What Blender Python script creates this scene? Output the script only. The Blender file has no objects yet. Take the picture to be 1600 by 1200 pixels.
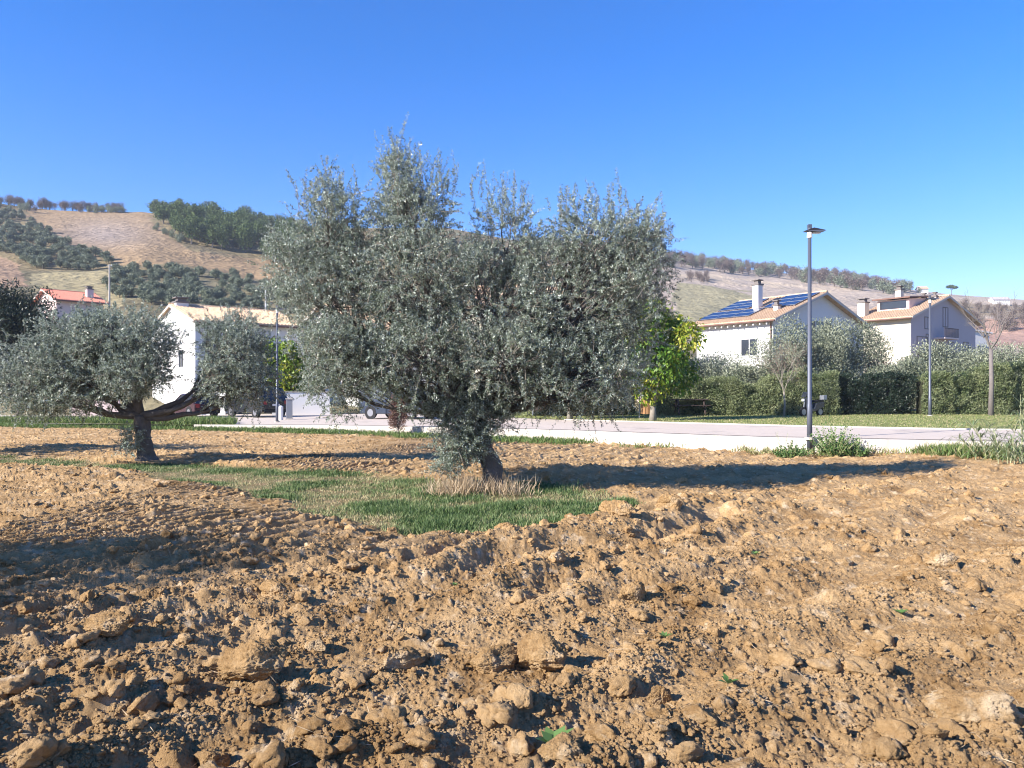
import bpy, bmesh, math
import numpy as np
from mathutils import Vector, Matrix
rng = np.random.default_rng(7)
R = math.radians
sc = bpy.context.scene
F, HX, HY, CAMZ = 1204.0, 800.0, 612.0, 1.6

# ------------------------------------------------------------------ camera, sky, sun, exposure
cam_d = bpy.data.cameras.new('camera'); cam = bpy.data.objects.new('camera', cam_d)
sc.collection.objects.link(cam); sc.camera = cam
cam.location = (0, 0, CAMZ); cam.rotation_euler = (R(90), 0, 0)
cam_d.sensor_width = 36; cam_d.lens = F/1600*36; cam_d.shift_y = 12/1600
cam_d.clip_start = 0.05; cam_d.clip_end = 6000
SUN_EL, SUN_AZ = 28.0, 29.0          # shadows fall towards +X, swung SUN_AZ towards +Y
ds = Vector((math.cos(R(SUN_AZ))*math.cos(R(SUN_EL)), math.sin(R(SUN_AZ))*math.cos(R(SUN_EL)), -math.sin(R(SUN_EL))))
world = bpy.data.worlds.new('World'); sc.world = world; world.use_nodes = True
wn = world.node_tree.nodes; wl = world.node_tree.links
sky = wn.new('ShaderNodeTexSky'); sky.sky_type = 'NISHITA'; sky.sun_disc = False
sky.sun_elevation = R(SUN_EL)
sky.sun_rotation = math.atan2(-ds.x, -ds.y)
sky.altitude = 300; sky.air_density = 1.0; sky.dust_density = 0.1; sky.ozone_density = 2.2
hs = wn.new('ShaderNodeHueSaturation'); hs.inputs['Saturation'].default_value = 1.5
tint = wn.new('ShaderNodeVectorMath'); tint.operation = 'MULTIPLY'; tint.inputs[1].default_value = (.95, .90, 1.27)
wl.new(sky.outputs[0], hs.inputs['Color']); wl.new(hs.outputs[0], tint.inputs[0]); wl.new(tint.outputs[0], wn['Background'].inputs[0])
wn['Background'].inputs[1].default_value = 0.083
sun_d = bpy.data.lights.new('sun', 'SUN'); sun_d.energy = 5.0; sun_d.angle = R(0.5); sun_d.color = (1, .93, .84)
sun = bpy.data.objects.new('sun', sun_d); sc.collection.objects.link(sun)
sun.rotation_euler = ds.to_track_quat('-Z', 'Y').to_euler()
sc.view_settings.view_transform = 'Standard'; sc.view_settings.look = 'None'
sc.view_settings.exposure = 1.32; sc.view_settings.gamma = 1
sc.cycles.pixel_filter_type = 'BLACKMAN_HARRIS'; sc.cycles.filter_width = 1.05; sc.cycles.max_bounces = 6; sc.cycles.transparent_max_bounces = 8

# ------------------------------------------------------------------ helpers
def W(px, py, D): return np.array([(px-HX)/F*D, D, CAMZ-(py-HY)/F*D])
def G(px, py, z=0.0):
    D = (CAMZ-z)*F/(py-HY); return (px-HX)/F*D, D
def smooth(a, b, x):
    t = np.clip((x-a)/(b-a), 0, 1); return t*t*(3-2*t)
T = rng.random((256, 256)); T2 = rng.random((256, 256))
def vn(x, y, T=T):
    xi = np.floor(x).astype(int); yi = np.floor(y).astype(int)
    fx = x-xi; fy = y-yi; fx = fx*fx*(3-2*fx); fy = fy*fy*(3-2*fy)
    a = T[xi & 255, yi & 255]; b = T[(xi+1) & 255, yi & 255]; c = T[xi & 255, (yi+1) & 255]; d = T[(xi+1) & 255, (yi+1) & 255]
    return (a*(1-fx)+b*fx)*(1-fy)+(c*(1-fx)+d*fx)*fy
def fbm(x, y, n=4):
    s = 0; a = .5
    for i in range(n):
        s = s+a*(vn(x*1.0+17.3*i, y+9.1*i, T if i % 2 else T2)-.5); x = x*2.03; y = y*2.03; a *= .5
    return s
def lumps(x, y, cell, prob, r0, r1, seed, sharp=2.5, k=.8):
    r_ = np.random.default_rng(seed); t = r_.random((6, 256, 256))
    gx = np.floor(x/cell).astype(int); gy = np.floor(y/cell).astype(int)
    out = np.zeros_like(x)
    for i in (-1, 0, 1):
        for j in (-1, 0, 1):
            a = (gx+i) & 255; b = (gy+j) & 255
            cx = (gx+i+t[0][a, b])*cell; cy = (gy+j+t[1][a, b])*cell
            r = cell*(r0+(r1-r0)*t[2][a, b])
            on = t[3][a, b] < prob
            dx = (x-cx)/r; dy = (y-cy)/r
            an = t[4][a, b]*6.283; ca = np.cos(an); sa = np.sin(an)
            ex = dx*ca+dy*sa; ey = (-dx*sa+dy*ca)*1.35
            ax = np.abs(ex); ay = np.abs(ey); q_ = t[5][a, b]
            d = np.sqrt(ex*ex+ey*ey)*.45+.55*np.where(q_ < .5, np.maximum(ax, ay), (ax+ay)*.82)
            h = np.clip(1-d**sharp, 0, 1)**.85*r*k*(1+.8*np.clip(ex, -1, 1)*(t[4][a, b]*2-1))
            out = np.maximum(out, np.where(on, h, 0))
    return out

def tag(o, label=None, cat=None, group=None, kind=None):
    if label: o['label'] = label
    if cat: o['category'] = cat
    if group: o['group'] = group
    if kind: o['kind'] = kind
    return o
def thing(name, label, cat, loc, group=None):
    o = bpy.data.objects.new(name, None); sc.collection.objects.link(o); o.location = loc
    o.empty_display_size = .2
    return tag(o, label, cat, group)
def npmesh(name, V, Fa, mat, attrs=None, smooth_=False):
    me = bpy.data.meshes.new(name); V = np.asarray(V, dtype=np.float32); Fa = np.asarray(Fa, dtype=np.int32)
    n = Fa.shape[1]
    me.vertices.add(len(V)); me.vertices.foreach_set('co', V.ravel())
    me.loops.add(Fa.size); me.loops.foreach_set('vertex_index', Fa.ravel())
    me.polygons.add(len(Fa)); me.polygons.foreach_set('loop_start', np.arange(0, Fa.size, n, dtype=np.int32))
    me.polygons.foreach_set('loop_total', np.full(len(Fa), n, dtype=np.int32))
    if smooth_: me.polygons.foreach_set('use_smooth', np.ones(len(Fa), dtype=bool))
    me.update(calc_edges=True)
    for k, v in (attrs or {}).items():
        v = np.asarray(v, dtype=np.float32)
        if v.ndim == 1:
            a = me.attributes.new(k, 'FLOAT', 'POINT'); a.data.foreach_set('value', v)
        else:
            a = me.attributes.new(k, 'FLOAT_COLOR', 'POINT'); a.data.foreach_set('color', np.c_[v, np.ones(len(v))].astype(np.float32).ravel())
    me.materials.append(mat); return me
def world_loc(p):
    v = Vector((0, 0, 0))
    while p is not None: v += Vector(p.location); p = p.parent
    return v
def link(name, me, parent=None, loc=None):
    o = bpy.data.objects.new(name, me); sc.collection.objects.link(o)
    if parent is not None: o.parent = parent
    if loc is not None: o.location = loc
    return o
class MB:
    """collects simple shapes, in world coordinates, into one mesh"""
    def __init__(s): s.v = []; s.f = []
    def add(s, V, Fa):
        b = len(s.v); s.v += [tuple(map(float, p)) for p in V]; s.f += [tuple(b+i for i in f) for f in Fa]; return s
    def box(s, c, size, ang=0, tilt=None):
        hx, hy, hz = size[0]/2, size[1]/2, size[2]/2; m = Matrix.Rotation(ang, 3, 'Z')
        if tilt is not None: m = m @ tilt
        V = [Vector(c)+m @ Vector((x*hx, y*hy, z*hz)) for z in (-1, 1) for x, y in ((-1, -1), (1, -1), (1, 1), (-1, 1))]
        return s.add(V, [(0, 3, 2, 1), (4, 5, 6, 7), (0, 1, 5, 4), (1, 2, 6, 5), (2, 3, 7, 6), (3, 0, 4, 7)])
    def prism(s, pts, d):
        """pts: loop of 3-D points, swept by vector d"""
        n = len(pts); V = [Vector(p) for p in pts]+[Vector(p)+Vector(d) for p in pts]
        return s.add(V, [tuple(range(n))[::-1], tuple(range(n, 2*n))]+[(i, (i+1) % n, n+(i+1) % n, n+i) for i in range(n)])
    def tube(s, pts, rad, n=6, cap=True):
        P = [Vector(map(float, p)) for p in pts]; V = []
        for i, p in enumerate(P):
            t = (P[min(i+1, len(P)-1)]-P[max(i-1, 0)]); t = t.normalized() if t.length > 1e-9 else Vector((0, 0, 1))
            a = t.cross(Vector((.13, .97, .2))); a = a.normalized() if a.length > .01 else Vector((1, 0, 0)); b = t.cross(a)
            r = rad[i] if hasattr(rad, '__len__') else rad
            for k in range(n):
                an = 2*math.pi*k/n; V.append(p+(a*math.cos(an)+b*math.sin(an))*r)
        fs = [(i*n+k, i*n+(k+1) % n, (i+1)*n+(k+1) % n, (i+1)*n+k) for i in range(len(P)-1) for k in range(n)]
        if cap: fs += [tuple(range(n))[::-1], tuple((len(P)-1)*n+k for k in range(n))]
        return s.add(V, fs)
    def build(s, name, mat, parent=None, bev=0, smooth_=False, loc=None):
        me = bpy.data.meshes.new(name); off = world_loc(parent) if parent is not None else Vector(loc or (0, 0, 0))
        me.from_pydata([tuple(Vector(p)-off) for p in s.v], [], s.f)
        bm = bmesh.new(); bm.from_mesh(me); bmesh.ops.recalc_face_normals(bm, faces=bm.faces)
        if bev: bmesh.ops.bevel(bm, geom=bm.edges[:], offset=bev, segments=2, affect='EDGES', profile=.5)
        bm.to_mesh(me); bm.free(); me.materials.append(mat)
        if smooth_: me.polygons.foreach_set('use_smooth', np.ones(len(me.polygons), dtype=bool))
        return link(name, me, parent, None if parent is not None else off)

def base_mat(name):
    m = bpy.data.materials.new(name); m.use_nodes = True
    return m, m.node_tree.nodes, m.node_tree.links, m.node_tree.nodes['Principled BSDF']
def mat(name, col, rough=.8, var=.15, scale=3.0, metal=0, bump=0, bscale=40, spec=.3):
    m, N, L, P = base_mat(name)
    tc = N.new('ShaderNodeTexCoord'); nz = N.new('ShaderNodeTexNoise'); nz.inputs['Scale'].default_value = scale; nz.inputs['Detail'].default_value = 5
    L.new(tc.outputs['Object'], nz.inputs['Vector'])
    mx = N.new('ShaderNodeMix'); mx.data_type = 'RGBA'; L.new(nz.outputs['Fac'], mx.inputs[0])
    mx.inputs[6].default_value = (*[c*(1-var) for c in col], 1); mx.inputs[7].default_value = (*[min(1, c*(1+var)) for c in col], 1)
    L.new(mx.outputs[2], P.inputs['Base Color']); P.inputs['Roughness'].default_value = rough; P.inputs['Metallic'].default_value = metal
    P.inputs['Specular IOR Level'].default_value = spec
    if bump:
        n2 = N.new('ShaderNodeTexNoise'); n2.inputs['Scale'].default_value = bscale; n2.inputs['Detail'].default_value = 6; L.new(tc.outputs['Object'], n2.inputs['Vector'])
        b = N.new('ShaderNodeBump'); b.inputs['Strength'].default_value = bump; b.inputs['Distance'].default_value = .02
        L.new(n2.outputs['Fac'], b.inputs['Height']); L.new(b.outputs[0], P.inputs['Normal'])
    return m
def leaf_mat(name, cols, under=None, rough=.45, trans=.25, spec=.4):
    """leaf colour from the per-leaf 'rnd' value; the underside may differ"""
    m, N, L, P = base_mat(name)
    at = N.new('ShaderNodeAttribute'); at.attribute_name = 'rnd'
    cr = N.new('ShaderNodeValToRGB'); e = cr.color_ramp.elements
    while len(e) < len(cols): e.new(.5)
    for i, c in enumerate(cols): e[i].position = i/(len(cols)-1); e[i].color = (*c, 1)
    L.new(at.outputs['Fac'], cr.inputs[0]); src = cr.outputs[0]
    if under:
        g = N.new('ShaderNodeNewGeometry'); mx = N.new('ShaderNodeMix'); mx.data_type = 'RGBA'
        L.new(g.outputs['Backfacing'], mx.inputs[0]); L.new(src, mx.inputs[6]); mx.inputs[7].default_value = (*under, 1); src = mx.outputs[2]
    L.new(src, P.inputs['Base Color']); P.inputs['Roughness'].default_value = rough; P.inputs['Specular IOR Level'].default_value = spec
    tr = N.new('ShaderNodeBsdfTranslucent'); L.new(src, tr.inputs[0]); ms = N.new('ShaderNodeMixShader'); ms.inputs[0].default_value = trans
    L.new(P.outputs[0], ms.inputs[1]); L.new(tr.outputs[0], ms.inputs[2]); L.new(ms.outputs[0], N['Material Output'].inputs[0])
    return m
def nrm(v): return v/np.maximum(np.linalg.norm(v, axis=-1, keepdims=True), 1e-9)
def leaf_geo(P, D, N_, L, Wd, rnd, bend=.12):
    S = nrm(np.cross(D, N_)); L = L[:, None]; Wd = Wd[:, None]
    n = len(P); V = np.empty((n, 4, 3)); V[:, 0] = P; mid = P+D*L*.5+N_*L*bend
    V[:, 1] = mid+S*Wd/2; V[:, 2] = P+D*L; V[:, 3] = mid-S*Wd/2
    return V.reshape(-1, 3), np.arange(n*4).reshape(-1, 4), np.repeat(rnd, 4)
def rdir(r, n): return nrm(r.normal(size=(n, 3)))
def shoots(r, starts, dirs, lens, per, leaf_len, leaf_w, droop=.15, spread=.95, rndbase=None):
    """leaves set along curved shoots"""
    n = len(starts); t = (np.arange(per)+.5)/per*.92+.08
    t = np.tile(t, n)+r.uniform(-.4/per, .4/per, n*per); i = np.repeat(np.arange(n), per)
    d0 = dirs[i]; g = np.zeros((n*per, 3)); g[:, 2] = -1
    P = starts[i]+d0*(lens[i]*t)[:, None]+g*(droop*lens[i]*t*t)[:, None]
    side = np.cross(d0, rdir(r, n*per)); side = nrm(side)
    tang = nrm(d0+g*(2*droop*t)[:, None])
    D = nrm(tang*.55+side*spread+rdir(r, n*per)*.35)
    Nn = nrm(np.cross(D, np.cross(D, r.normal(size=(n*per, 3))+np.array([0, 0, 1.2]))))
    Nn *= -1
    L = leaf_len*r.uniform(.65, 1.25, n*per)*(1-.35*t); Wd = leaf_w*r.uniform(.7, 1.2, n*per)
    rb = r.random(n*per) if rndbase is None else np.clip(rndbase[i]+r.normal(0, .16, n*per), 0, 1)
    return leaf_geo(P, D, Nn, L, Wd, rb)
def merge(parts):
    V = []; Fa = []; A = []; b = 0
    for v, f, a in parts: V.append(v); Fa.append(f+b); A.append(a); b += len(v)
    return np.concatenate(V), np.concatenate(Fa), np.concatenate(A)
def bez(a, c, b, n=6):
    a, b, c = map(np.asarray, (a, b, c)); return [(1-t)**2*a+2*t*(1-t)*c+t*t*b for t in np.linspace(0, 1, n)]

# ------------------------------------------------------------------ materials
M = {}
M['soil'] = None
def soil_material(pale=0.0):
    m, N, L, P = base_mat('tilled clay soil')
    tc = N.new('ShaderNodeTexCoord')
    def noise(s, d=6, r=.6):
        n = N.new('ShaderNodeTexNoise'); n.inputs['Scale'].default_value = s; n.inputs['Detail'].default_value = d; n.inputs['Roughness'].default_value = r
        L.new(tc.outputs['Object'], n.inputs['Vector']); return n.outputs['Fac']
    cr = N.new('ShaderNodeValToRGB'); e = cr.color_ramp.elements
    e[0].position = .3; e[0].color = (.24, .138, .055, 1); e[1].position = .72; e[1].color = (.54, .37, .195, 1)
    x = e.new(.5); x.color = (.42, .27, .128, 1)
    na = N.new('ShaderNodeMath'); na.operation = 'MULTIPLY_ADD'; L.new(noise(24, 8, .7), na.inputs[0]); na.inputs[1].default_value = .55; na.inputs[2].default_value = -.27
    nb_ = N.new('ShaderNodeMath'); L.new(na.outputs[0], nb_.inputs[0]); L.new(noise(1.3, 8, .65), nb_.inputs[1]); L.new(nb_.outputs[0], cr.inputs[0])
    # dry pale crust in patches
    c2 = N.new('ShaderNodeValToRGB'); c2.color_ramp.elements[0].position = .56; c2.color_ramp.elements[1].position = .72
    L.new(noise(7, 5, .6), c2.inputs[0])
    mx = N.new('ShaderNodeMix'); mx.data_type = 'RGBA'; L.new(c2.outputs[0], mx.inputs[0]); L.new(cr.outputs[0], mx.inputs[6]); mx.inputs[7].default_value = (.62, .48, .31, 1)
    c2.color_ramp.elements[0].position = .56-pale; c2.color_ramp.elements[1].position = .72-pale
    at = N.new('ShaderNodeAttribute'); at.attribute_name = 'gr'
    gcr = N.new('ShaderNodeValToRGB'); ge = gcr.color_ramp.elements; ge[0].position = .35; ge[0].color = (.30, .20, .11, 1); ge[1].position = .6; ge[1].color = (.17, .17, .08, 1)
    L.new(noise(2.2, 6, .6), gcr.inputs[0])
    m2 = N.new('ShaderNodeMix'); m2.data_type = 'RGBA'; L.new(at.outputs['Fac'], m2.inputs[0]); L.new(mx.outputs[2], m2.inputs[6]); L.new(gcr.outputs[0], m2.inputs[7])
    L.new(m2.outputs[2], P.inputs['Base Color']); P.inputs['Roughness'].default_value = .95; P.inputs['Specular IOR Level'].default_value = .1
    b = N.new('ShaderNodeBump'); b.inputs['Strength'].default_value = 1; b.inputs['Distance'].default_value = .035
    L.new(noise(30, 12, .78), b.inputs['Height']); L.new(b.outputs[0], P.inputs['Normal'])
    return m
M['soil'] = soil_material(); M['pale_soil'] = soil_material(.1)
M['olive_leaf'] = leaf_mat('olive leaf', [(.03, .05, .03), (.09, .125, .07), (.17, .21, .135), (.27, .315, .22)], under=(.42, .48, .42), rough=.36, trans=.2, spec=.55)
M['bark'] = mat('olive bark', (.115, .10, .088), .9, .5, 9, bump=1, bscale=30)
M['twig'] = mat('pale twig', (.24, .21, .17), .8, .25, 9)
M['grass'] = leaf_mat('grass blade', [(.055, .105, .03), (.095, .155, .045), (.16, .22, .085), (.30, .29, .14), (.46, .37, .21)], rough=.6, trans=.3)
M['greengrass'] = leaf_mat('green grass blade', [(.06, .12, .025), (.11, .18, .04), (.17, .22, .07), (.28, .29, .11), (.46, .38, .23)], rough=.6, trans=.3)
M['straw'] = leaf_mat('dry straw', [(.38, .27, .15), (.5, .38, .24), (.6, .5, .36)], rough=.8, trans=.3)
M['concrete'] = mat('pale concrete', (.50, .455, .40), .9, .14, 1.5, bump=.4, bscale=20)
M['road'] = mat('pale asphalt', (.54, .455, .375), .92, .10, .5, bump=.3, bscale=60)
def stain(m, c, scale, lo, hi, stretch=(1, 1, 1)):
    N, L = m.node_tree.nodes, m.node_tree.links; P = N['Principled BSDF']; src = P.inputs['Base Color'].links[0].from_socket
    tc = N.new('ShaderNodeTexCoord'); mp = N.new('ShaderNodeMapping'); mp.inputs['Scale'].default_value = stretch; L.new(tc.outputs['Object'], mp.inputs[0])
    nz = N.new('ShaderNodeTexNoise'); nz.inputs['Scale'].default_value = scale; nz.inputs['Detail'].default_value = 9; nz.inputs['Roughness'].default_value = .7; L.new(mp.outputs[0], nz.inputs['Vector'])
    mr = N.new('ShaderNodeMapRange'); mr.inputs['From Min'].default_value = lo; mr.inputs['From Max'].default_value = hi; L.new(nz.outputs['Fac'], mr.inputs[0])
    mx = N.new('ShaderNodeMix'); mx.data_type = 'RGBA'; L.new(mr.outputs[0], mx.inputs[0]); L.new(src, mx.inputs[6]); mx.inputs[7].default_value = (*c, 1); L.new(mx.outputs[2], P.inputs['Base Color'])
stain(M['road'], (.26, .22, .19), .5, .56, .75); stain(M['road'], (.16, .15, .13), 2.2, .66, .74); stain(M['concrete'], (.25, .21, .15), 1.6, .55, .75, (1, 1, .35))
M['white'] = mat('white render', (.66, .65, .63), .9, .03, .6)
M['cream'] = mat('cream render', (.62, .57, .45), .9, .04, .6)
M['pinkish'] = mat('pale pink render', (.62, .50, .46), .9, .06, .6)
M['dark_metal'] = mat('dark grey painted steel', (.10, .11, .14), .45, .1, 4, metal=.3)
M['grey_metal'] = mat('grey metal', (.25, .26, .28), .45, .1, 4, metal=.4)
M['glass'] = mat('window glass', (.03, .035, .045), .12, .1, 2, spec=.6)
M['shutter'] = mat('grey brown shutter', (.16, .14, .13), .7, .1, 4)
M['wood'] = mat('weathered wood', (.28, .15, .07), .8, .25, 6, bump=.4)
M['darkwood'] = mat('dark wood', (.05, .035, .03), .8, .25, 6)
M['pv'] = mat('photovoltaic glass', (.012, .02, .055), .15, .3, 2, spec=.7)
M['black'] = mat('black rubber', (.015, .015, .016), .8, .2, 8)
M['chrome'] = mat('alloy rim', (.28, .28, .30), .35, .1, 4, metal=.7)
M['redlens'] = mat('red lens', (.25, .02, .02), .3, .1, 4, spec=.6)
M['whitelens'] = mat('white lens', (.75, .77, .8), .2, .05, 4, spec=.6)

def tile_mat(name, c1, c2, period=.25):
    m, N, L, P = base_mat(name); tc = N.new('ShaderNodeTexCoord')
    nz = N.new('ShaderNodeTexNoise'); nz.inputs['Scale'].default_value = 2.5; nz.inputs['Detail'].default_value = 8; nz.inputs['Roughness'].default_value = .75
    L.new(tc.outputs['Object'], nz.inputs['Vector'])
    cr = N.new('ShaderNodeValToRGB'); cr.color_ramp.elements[0].position = .3; cr.color_ramp.elements[0].color = (*c1, 1)
    cr.color_ramp.elements[1].position = .7; cr.color_ramp.elements[1].color = (*c2, 1); L.new(nz.outputs['Fac'], cr.inputs[0])
    L.new(cr.outputs[0], P.inputs['Base Color']); P.inputs['Roughness'].default_value = .85
    return m
M['tiles'] = tile_mat('buff clay tiles', (.40, .26, .16), (.66, .49, .33))
M['redtiles'] = tile_mat('red clay tiles', (.50, .17, .11), (.66, .28, .19))
def flat_leaf(name, a, b, **k): M[name] = leaf_mat(name, [a, tuple((x+y)/2 for x, y in zip(a, b)), b], **k)
flat_leaf('hedge_leaf', (.09, .13, .05), (.32, .35, .18), rough=.4, trans=.3)
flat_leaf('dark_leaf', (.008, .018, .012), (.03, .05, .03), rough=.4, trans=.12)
M['persimmon_leaf'] = leaf_mat('persimmon leaf', [(.03, .09, .015), (.09, .19, .02), (.22, .30, .03), (.46, .42, .06)], rough=.45, trans=.3)
flat_leaf('yellow_leaf', (.16, .16, .02), (.55, .33, .04), rough=.5, trans=.4)
flat_leaf('weed_leaf', (.05, .13, .03), (.14, .24, .07), rough=.5, trans=.3)
flat_leaf('reed_leaf', (.13, .2, .09), (.36, .38, .22), rough=.5, trans=.3)
flat_leaf('dry_leaf', (.10, .055, .045), (.26, .15, .11), rough=.8, trans=.2)
flat_leaf('grey_bush', (.12, .15, .10), (.36, .38, .27), rough=.5, trans=.15)
flat_leaf('hill_olive', (.08, .11, .07), (.26, .29, .20), rough=.6, trans=.1)
flat_leaf('hill_pine', (.025, .055, .02), (.13, .19, .05), rough=.7, trans=.1)
flat_leaf('hill_bare', (.08, .06, .055), (.22, .17, .15), rough=.9, trans=.1)

# ------------------------------------------------------------------ terrain
WALL = [(24, 16.6), (20, 17.5), (13.2, 19.6), (11.7, 20.3), (7.5, 22.65), (1.9, 27.9), (-3.2, 31.6), (-8.6, 34.5), (-15.2, 36.8), (-40, 46)]
wu = np.array([p[0]/p[1] for p in WALL])[::-1]; wd = np.array([p[1] for p in WALL])[::-1]
def DW(u): return np.interp(u, wu, wd)
def road_z(X): return .17+.01*np.clip(X, -40, 60)
rp = np.array([(-700, 300), (0, 318), (60, 326), (120, 330), (220, 331), (300, 338), (400, 352), (500, 356), (700, 356), (820, 378), (1000, 398), (1060, 408), (1200, 424), (1330, 438), (1400, 449), (1440, 455), (1500, 461), (1600, 468), (2400, 480)], float)
dp = np.array([(-700, 380), (0, 360), (230, 360), (450, 400), (800, 450), (1060, 500), (1600, 560), (2400, 600)], float)
def terrain(X, Y):
    X = np.asarray(X, float); Y = np.asarray(Y, float)
    px = HX+F*X/np.maximum(Y, .1); yr = np.interp(px, rp[:, 0], rp[:, 1]); Dr = np.interp(px, dp[:, 0], dp[:, 1])
    base = road_z(X)-.03; zr = CAMZ+(HY-yr)/F*Dr
    t = np.clip((Y-62)/(Dr-62), 0, 1); p = 1.12
    z = base+(zr-base)*t**p
    und = fbm(X/60+3, Y/60+5, 4)*12*smooth(60, 130, Y)*(1-smooth(.75, 1, t))
    over = np.clip(Y-Dr, 0, None)
    return z+und-over*.12-.0004*over**2*0
def on_hill(px, py):
    """distance at which the ray through (px,py) meets the hill"""
    D = np.linspace(62, np.interp(px, dp[:, 0], dp[:, 1]), 400); X = (px-HX)/F*D
    y = HY-(terrain(X, D)-CAMZ)/D*F
    k = np.nonzero(y <= py)[0]; i = k[0] if len(k) else len(D)-1
    return X[i], D[i], float(terrain(X[i], D[i]))

def poly_mask(px, py, poly):
    inside = np.zeros(px.shape, bool); n = len(poly)
    for i in range(n):
        x1, y1 = poly[i]; x2, y2 = poly[(i+1) % n]
        c = ((y1 > py) != (y2 > py)); xx = (x2-x1)*(py-y1)/((y2-y1) if y2 != y1 else 1e-9)+x1
        inside ^= c & (px < xx)
    return inside
# the land beyond the road, out to the ridge and past it
us = np.linspace(-1.6, 1.6, 900); tt = np.linspace(0, 1, 420)
U, TT = np.meshgrid(us, tt); D0 = DW(U)+.05; DD = D0*(1150/D0)**TT
XX = U*DD; ZZ = terrain(XX, DD)
PX = HX+F*U; PY = HY-(ZZ-CAMZ)/DD*F
wob = fbm(XX/25, DD/25, 4)
PYw = PY+wob*22; PXw = PX+fbm(XX/25+50, DD/25, 4)*35
col = np.zeros(XX.shape+(3,))
def setc(mask, c):
    col[mask] = c
setc(DD < 1e9, (.19, .165, .10))
n1 = fbm(XX/14, DD/14, 5)
col = col*(1+n1[..., None]*1.2)
left = PXw < 900
setc(left & (PYw < 420), (.20, .16, .09))
fld = poly_mask(PXw, PYw, [(30, 318), (232, 325), (240, 350), (285, 385), (470, 420), (620, 440), (620, 455), (400, 436), (275, 410), (200, 416), (160, 400), (95, 380), (50, 342)])
setc(fld, (.30, .21, .12))
gp = np.exp(-(((PX-165)/75)**2+((PY-365)/22)**2))[..., None]
col = np.where(fld[..., None], col*(1-gp*.75)+np.array([.25, .215, .20])*gp*.75, col)
setc(poly_mask(PXw, PYw, [(-300, 380), (5, 398), (30, 410), (42, 445), (-300, 450)]), (.31, .21, .135))
setc(poly_mask(PXw, PYw, [(48, 425), (160, 425), (210, 440), (190, 480), (60, 500)]), (.29, .245, .14))
right = PXw > 860
setc(right & (DD > 110), (.36, .295, .235))
setc(poly_mask(PXw, PYw, [(1060, 440), (1120, 447), (1230, 475), (1200, 520), (1040, 520)]), (.25, .225, .14))
setc(poly_mask(PXw, PYw, [(1040, 425), (1150, 433), (1300, 452), (1290, 458), (1150, 441), (1040, 432)]), (.42, .34, .25))
setc(poly_mask(PXw, PYw, [(1470, 470), (1700, 478), (1700, 505), (1470, 492)]), (.24, .19, .13))
setc(poly_mask(PXw, PYw, [(1480, 500), (1800, 500), (1800, 540), (1480, 540)]), (.34, .22, .17))
rows = (np.sin((XX*.5+DD*.9)*2.2)*.5+.5)
col *= (1+.18*fbm(XX/3, DD/3, 5)[..., None]*2)
col *= (1-.12*(rows*fld)[..., None])
def grid_faces(nr, nc):
    i = np.arange(nr*nc).reshape(nr, nc); return np.stack([i[:-1, :-1], i[:-1, 1:], i[1:, 1:], i[1:, :-1]], -1).reshape(-1, 4)
m, N_, L_, P_ = base_mat('hill soil and scrub'); at = N_.new('ShaderNodeAttribute'); at.attribute_name = 'col'
nz = N_.new('ShaderNodeTexNoise'); tc = N_.new('ShaderNodeTexCoord'); nz.inputs['Scale'].default_value = .5; nz.inputs['Detail'].default_value = 8; L_.new(tc.outputs['Object'], nz.inputs['Vector'])
mr = N_.new('ShaderNodeMapRange'); mr.inputs['To Min'].default_value = .6; mr.inputs['To Max'].default_value = 1.4; L_.new(nz.outputs['Fac'], mr.inputs[0])
vm = N_.new('ShaderNodeVectorMath'); vm.operation = 'SCALE'; L_.new(at.outputs['Color'], vm.inputs[0]); L_.new(mr.outputs[0], vm.inputs['Scale'])
L_.new(vm.outputs[0], P_.inputs['Base Color']); P_.inputs['Roughness'].default_value = 1; P_.inputs['Specular IOR Level'].default_value = .05
bp = N_.new('ShaderNodeBump'); bp.inputs['Strength'].default_value = .8; bp.inputs['Distance'].default_value = 1.2; L_.new(nz.outputs['Fac'], bp.inputs['Height']); L_.new(bp.outputs[0], P_.inputs['Normal'])
hill = link('hillside', npmesh('hillside', np.stack([XX, DD, ZZ], -1).reshape(-1, 3), grid_faces(*XX.shape), m, {'col': np.clip(col, 0, 1).reshape(-1, 3)}, True)); tag(hill, kind='structure')
mb = MB(); mb.add([(-3000, -3000, -6), (3000, -3000, -6), (3000, 5000, -6), (-3000, 5000, -6)], [(0, 1, 2, 3)])
tag(mb.build('ground', mat('distant ground', (.2, .17, .1), .95)), kind='structure')

# road: strip behind the wall; lawn beyond it
def sheet(name, near, far, dz, material, kind='structure', n=60):
    V = []; Fa = []
    for k in range(len(near)):
        for q in (0, 1):
            x, y = (near, far)[q][k]; V.append((x, y, float(road_z(x))+dz))
    for k in range(len(near)-1): Fa.append((2*k, 2*k+2, 2*k+3, 2*k+1))
    o = MB().add(V, Fa).build(name, material); tag(o, kind=kind); return o
wp = WALL[::-1]
lawn_near = {0: (-2.5, 41), 1: (2.6, 38.0), 2: (5.7, 34.6), 3: (11.7, 28.3), 4: (14.9, 25.9), 5: (24, 20.5), 6: (34, 15)}
nearpts = [(-60, 54), (-40, 46.2), (-15.2, 37), (-8.6, 34.7), (-3.2, 31.8), (1.9, 28.1), (7.5, 22.85), (11.7, 20.5), (13.2, 19.8), (24, 16.8)]
farpts = [(-60, 62), (-40, 60), (-22, 57), (-12, 54), (-5, 50), (2.6, 38.0), (5.7, 34.6), (11.7, 28.3), (14.9, 25.9), (26, 20)]
M['gutter_dirt'] = mat('dirt in the road edge', (.12, .10, .07), .95, .5, 3)
sheet('road', nearpts, farpts, .006, M['road'])
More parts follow.
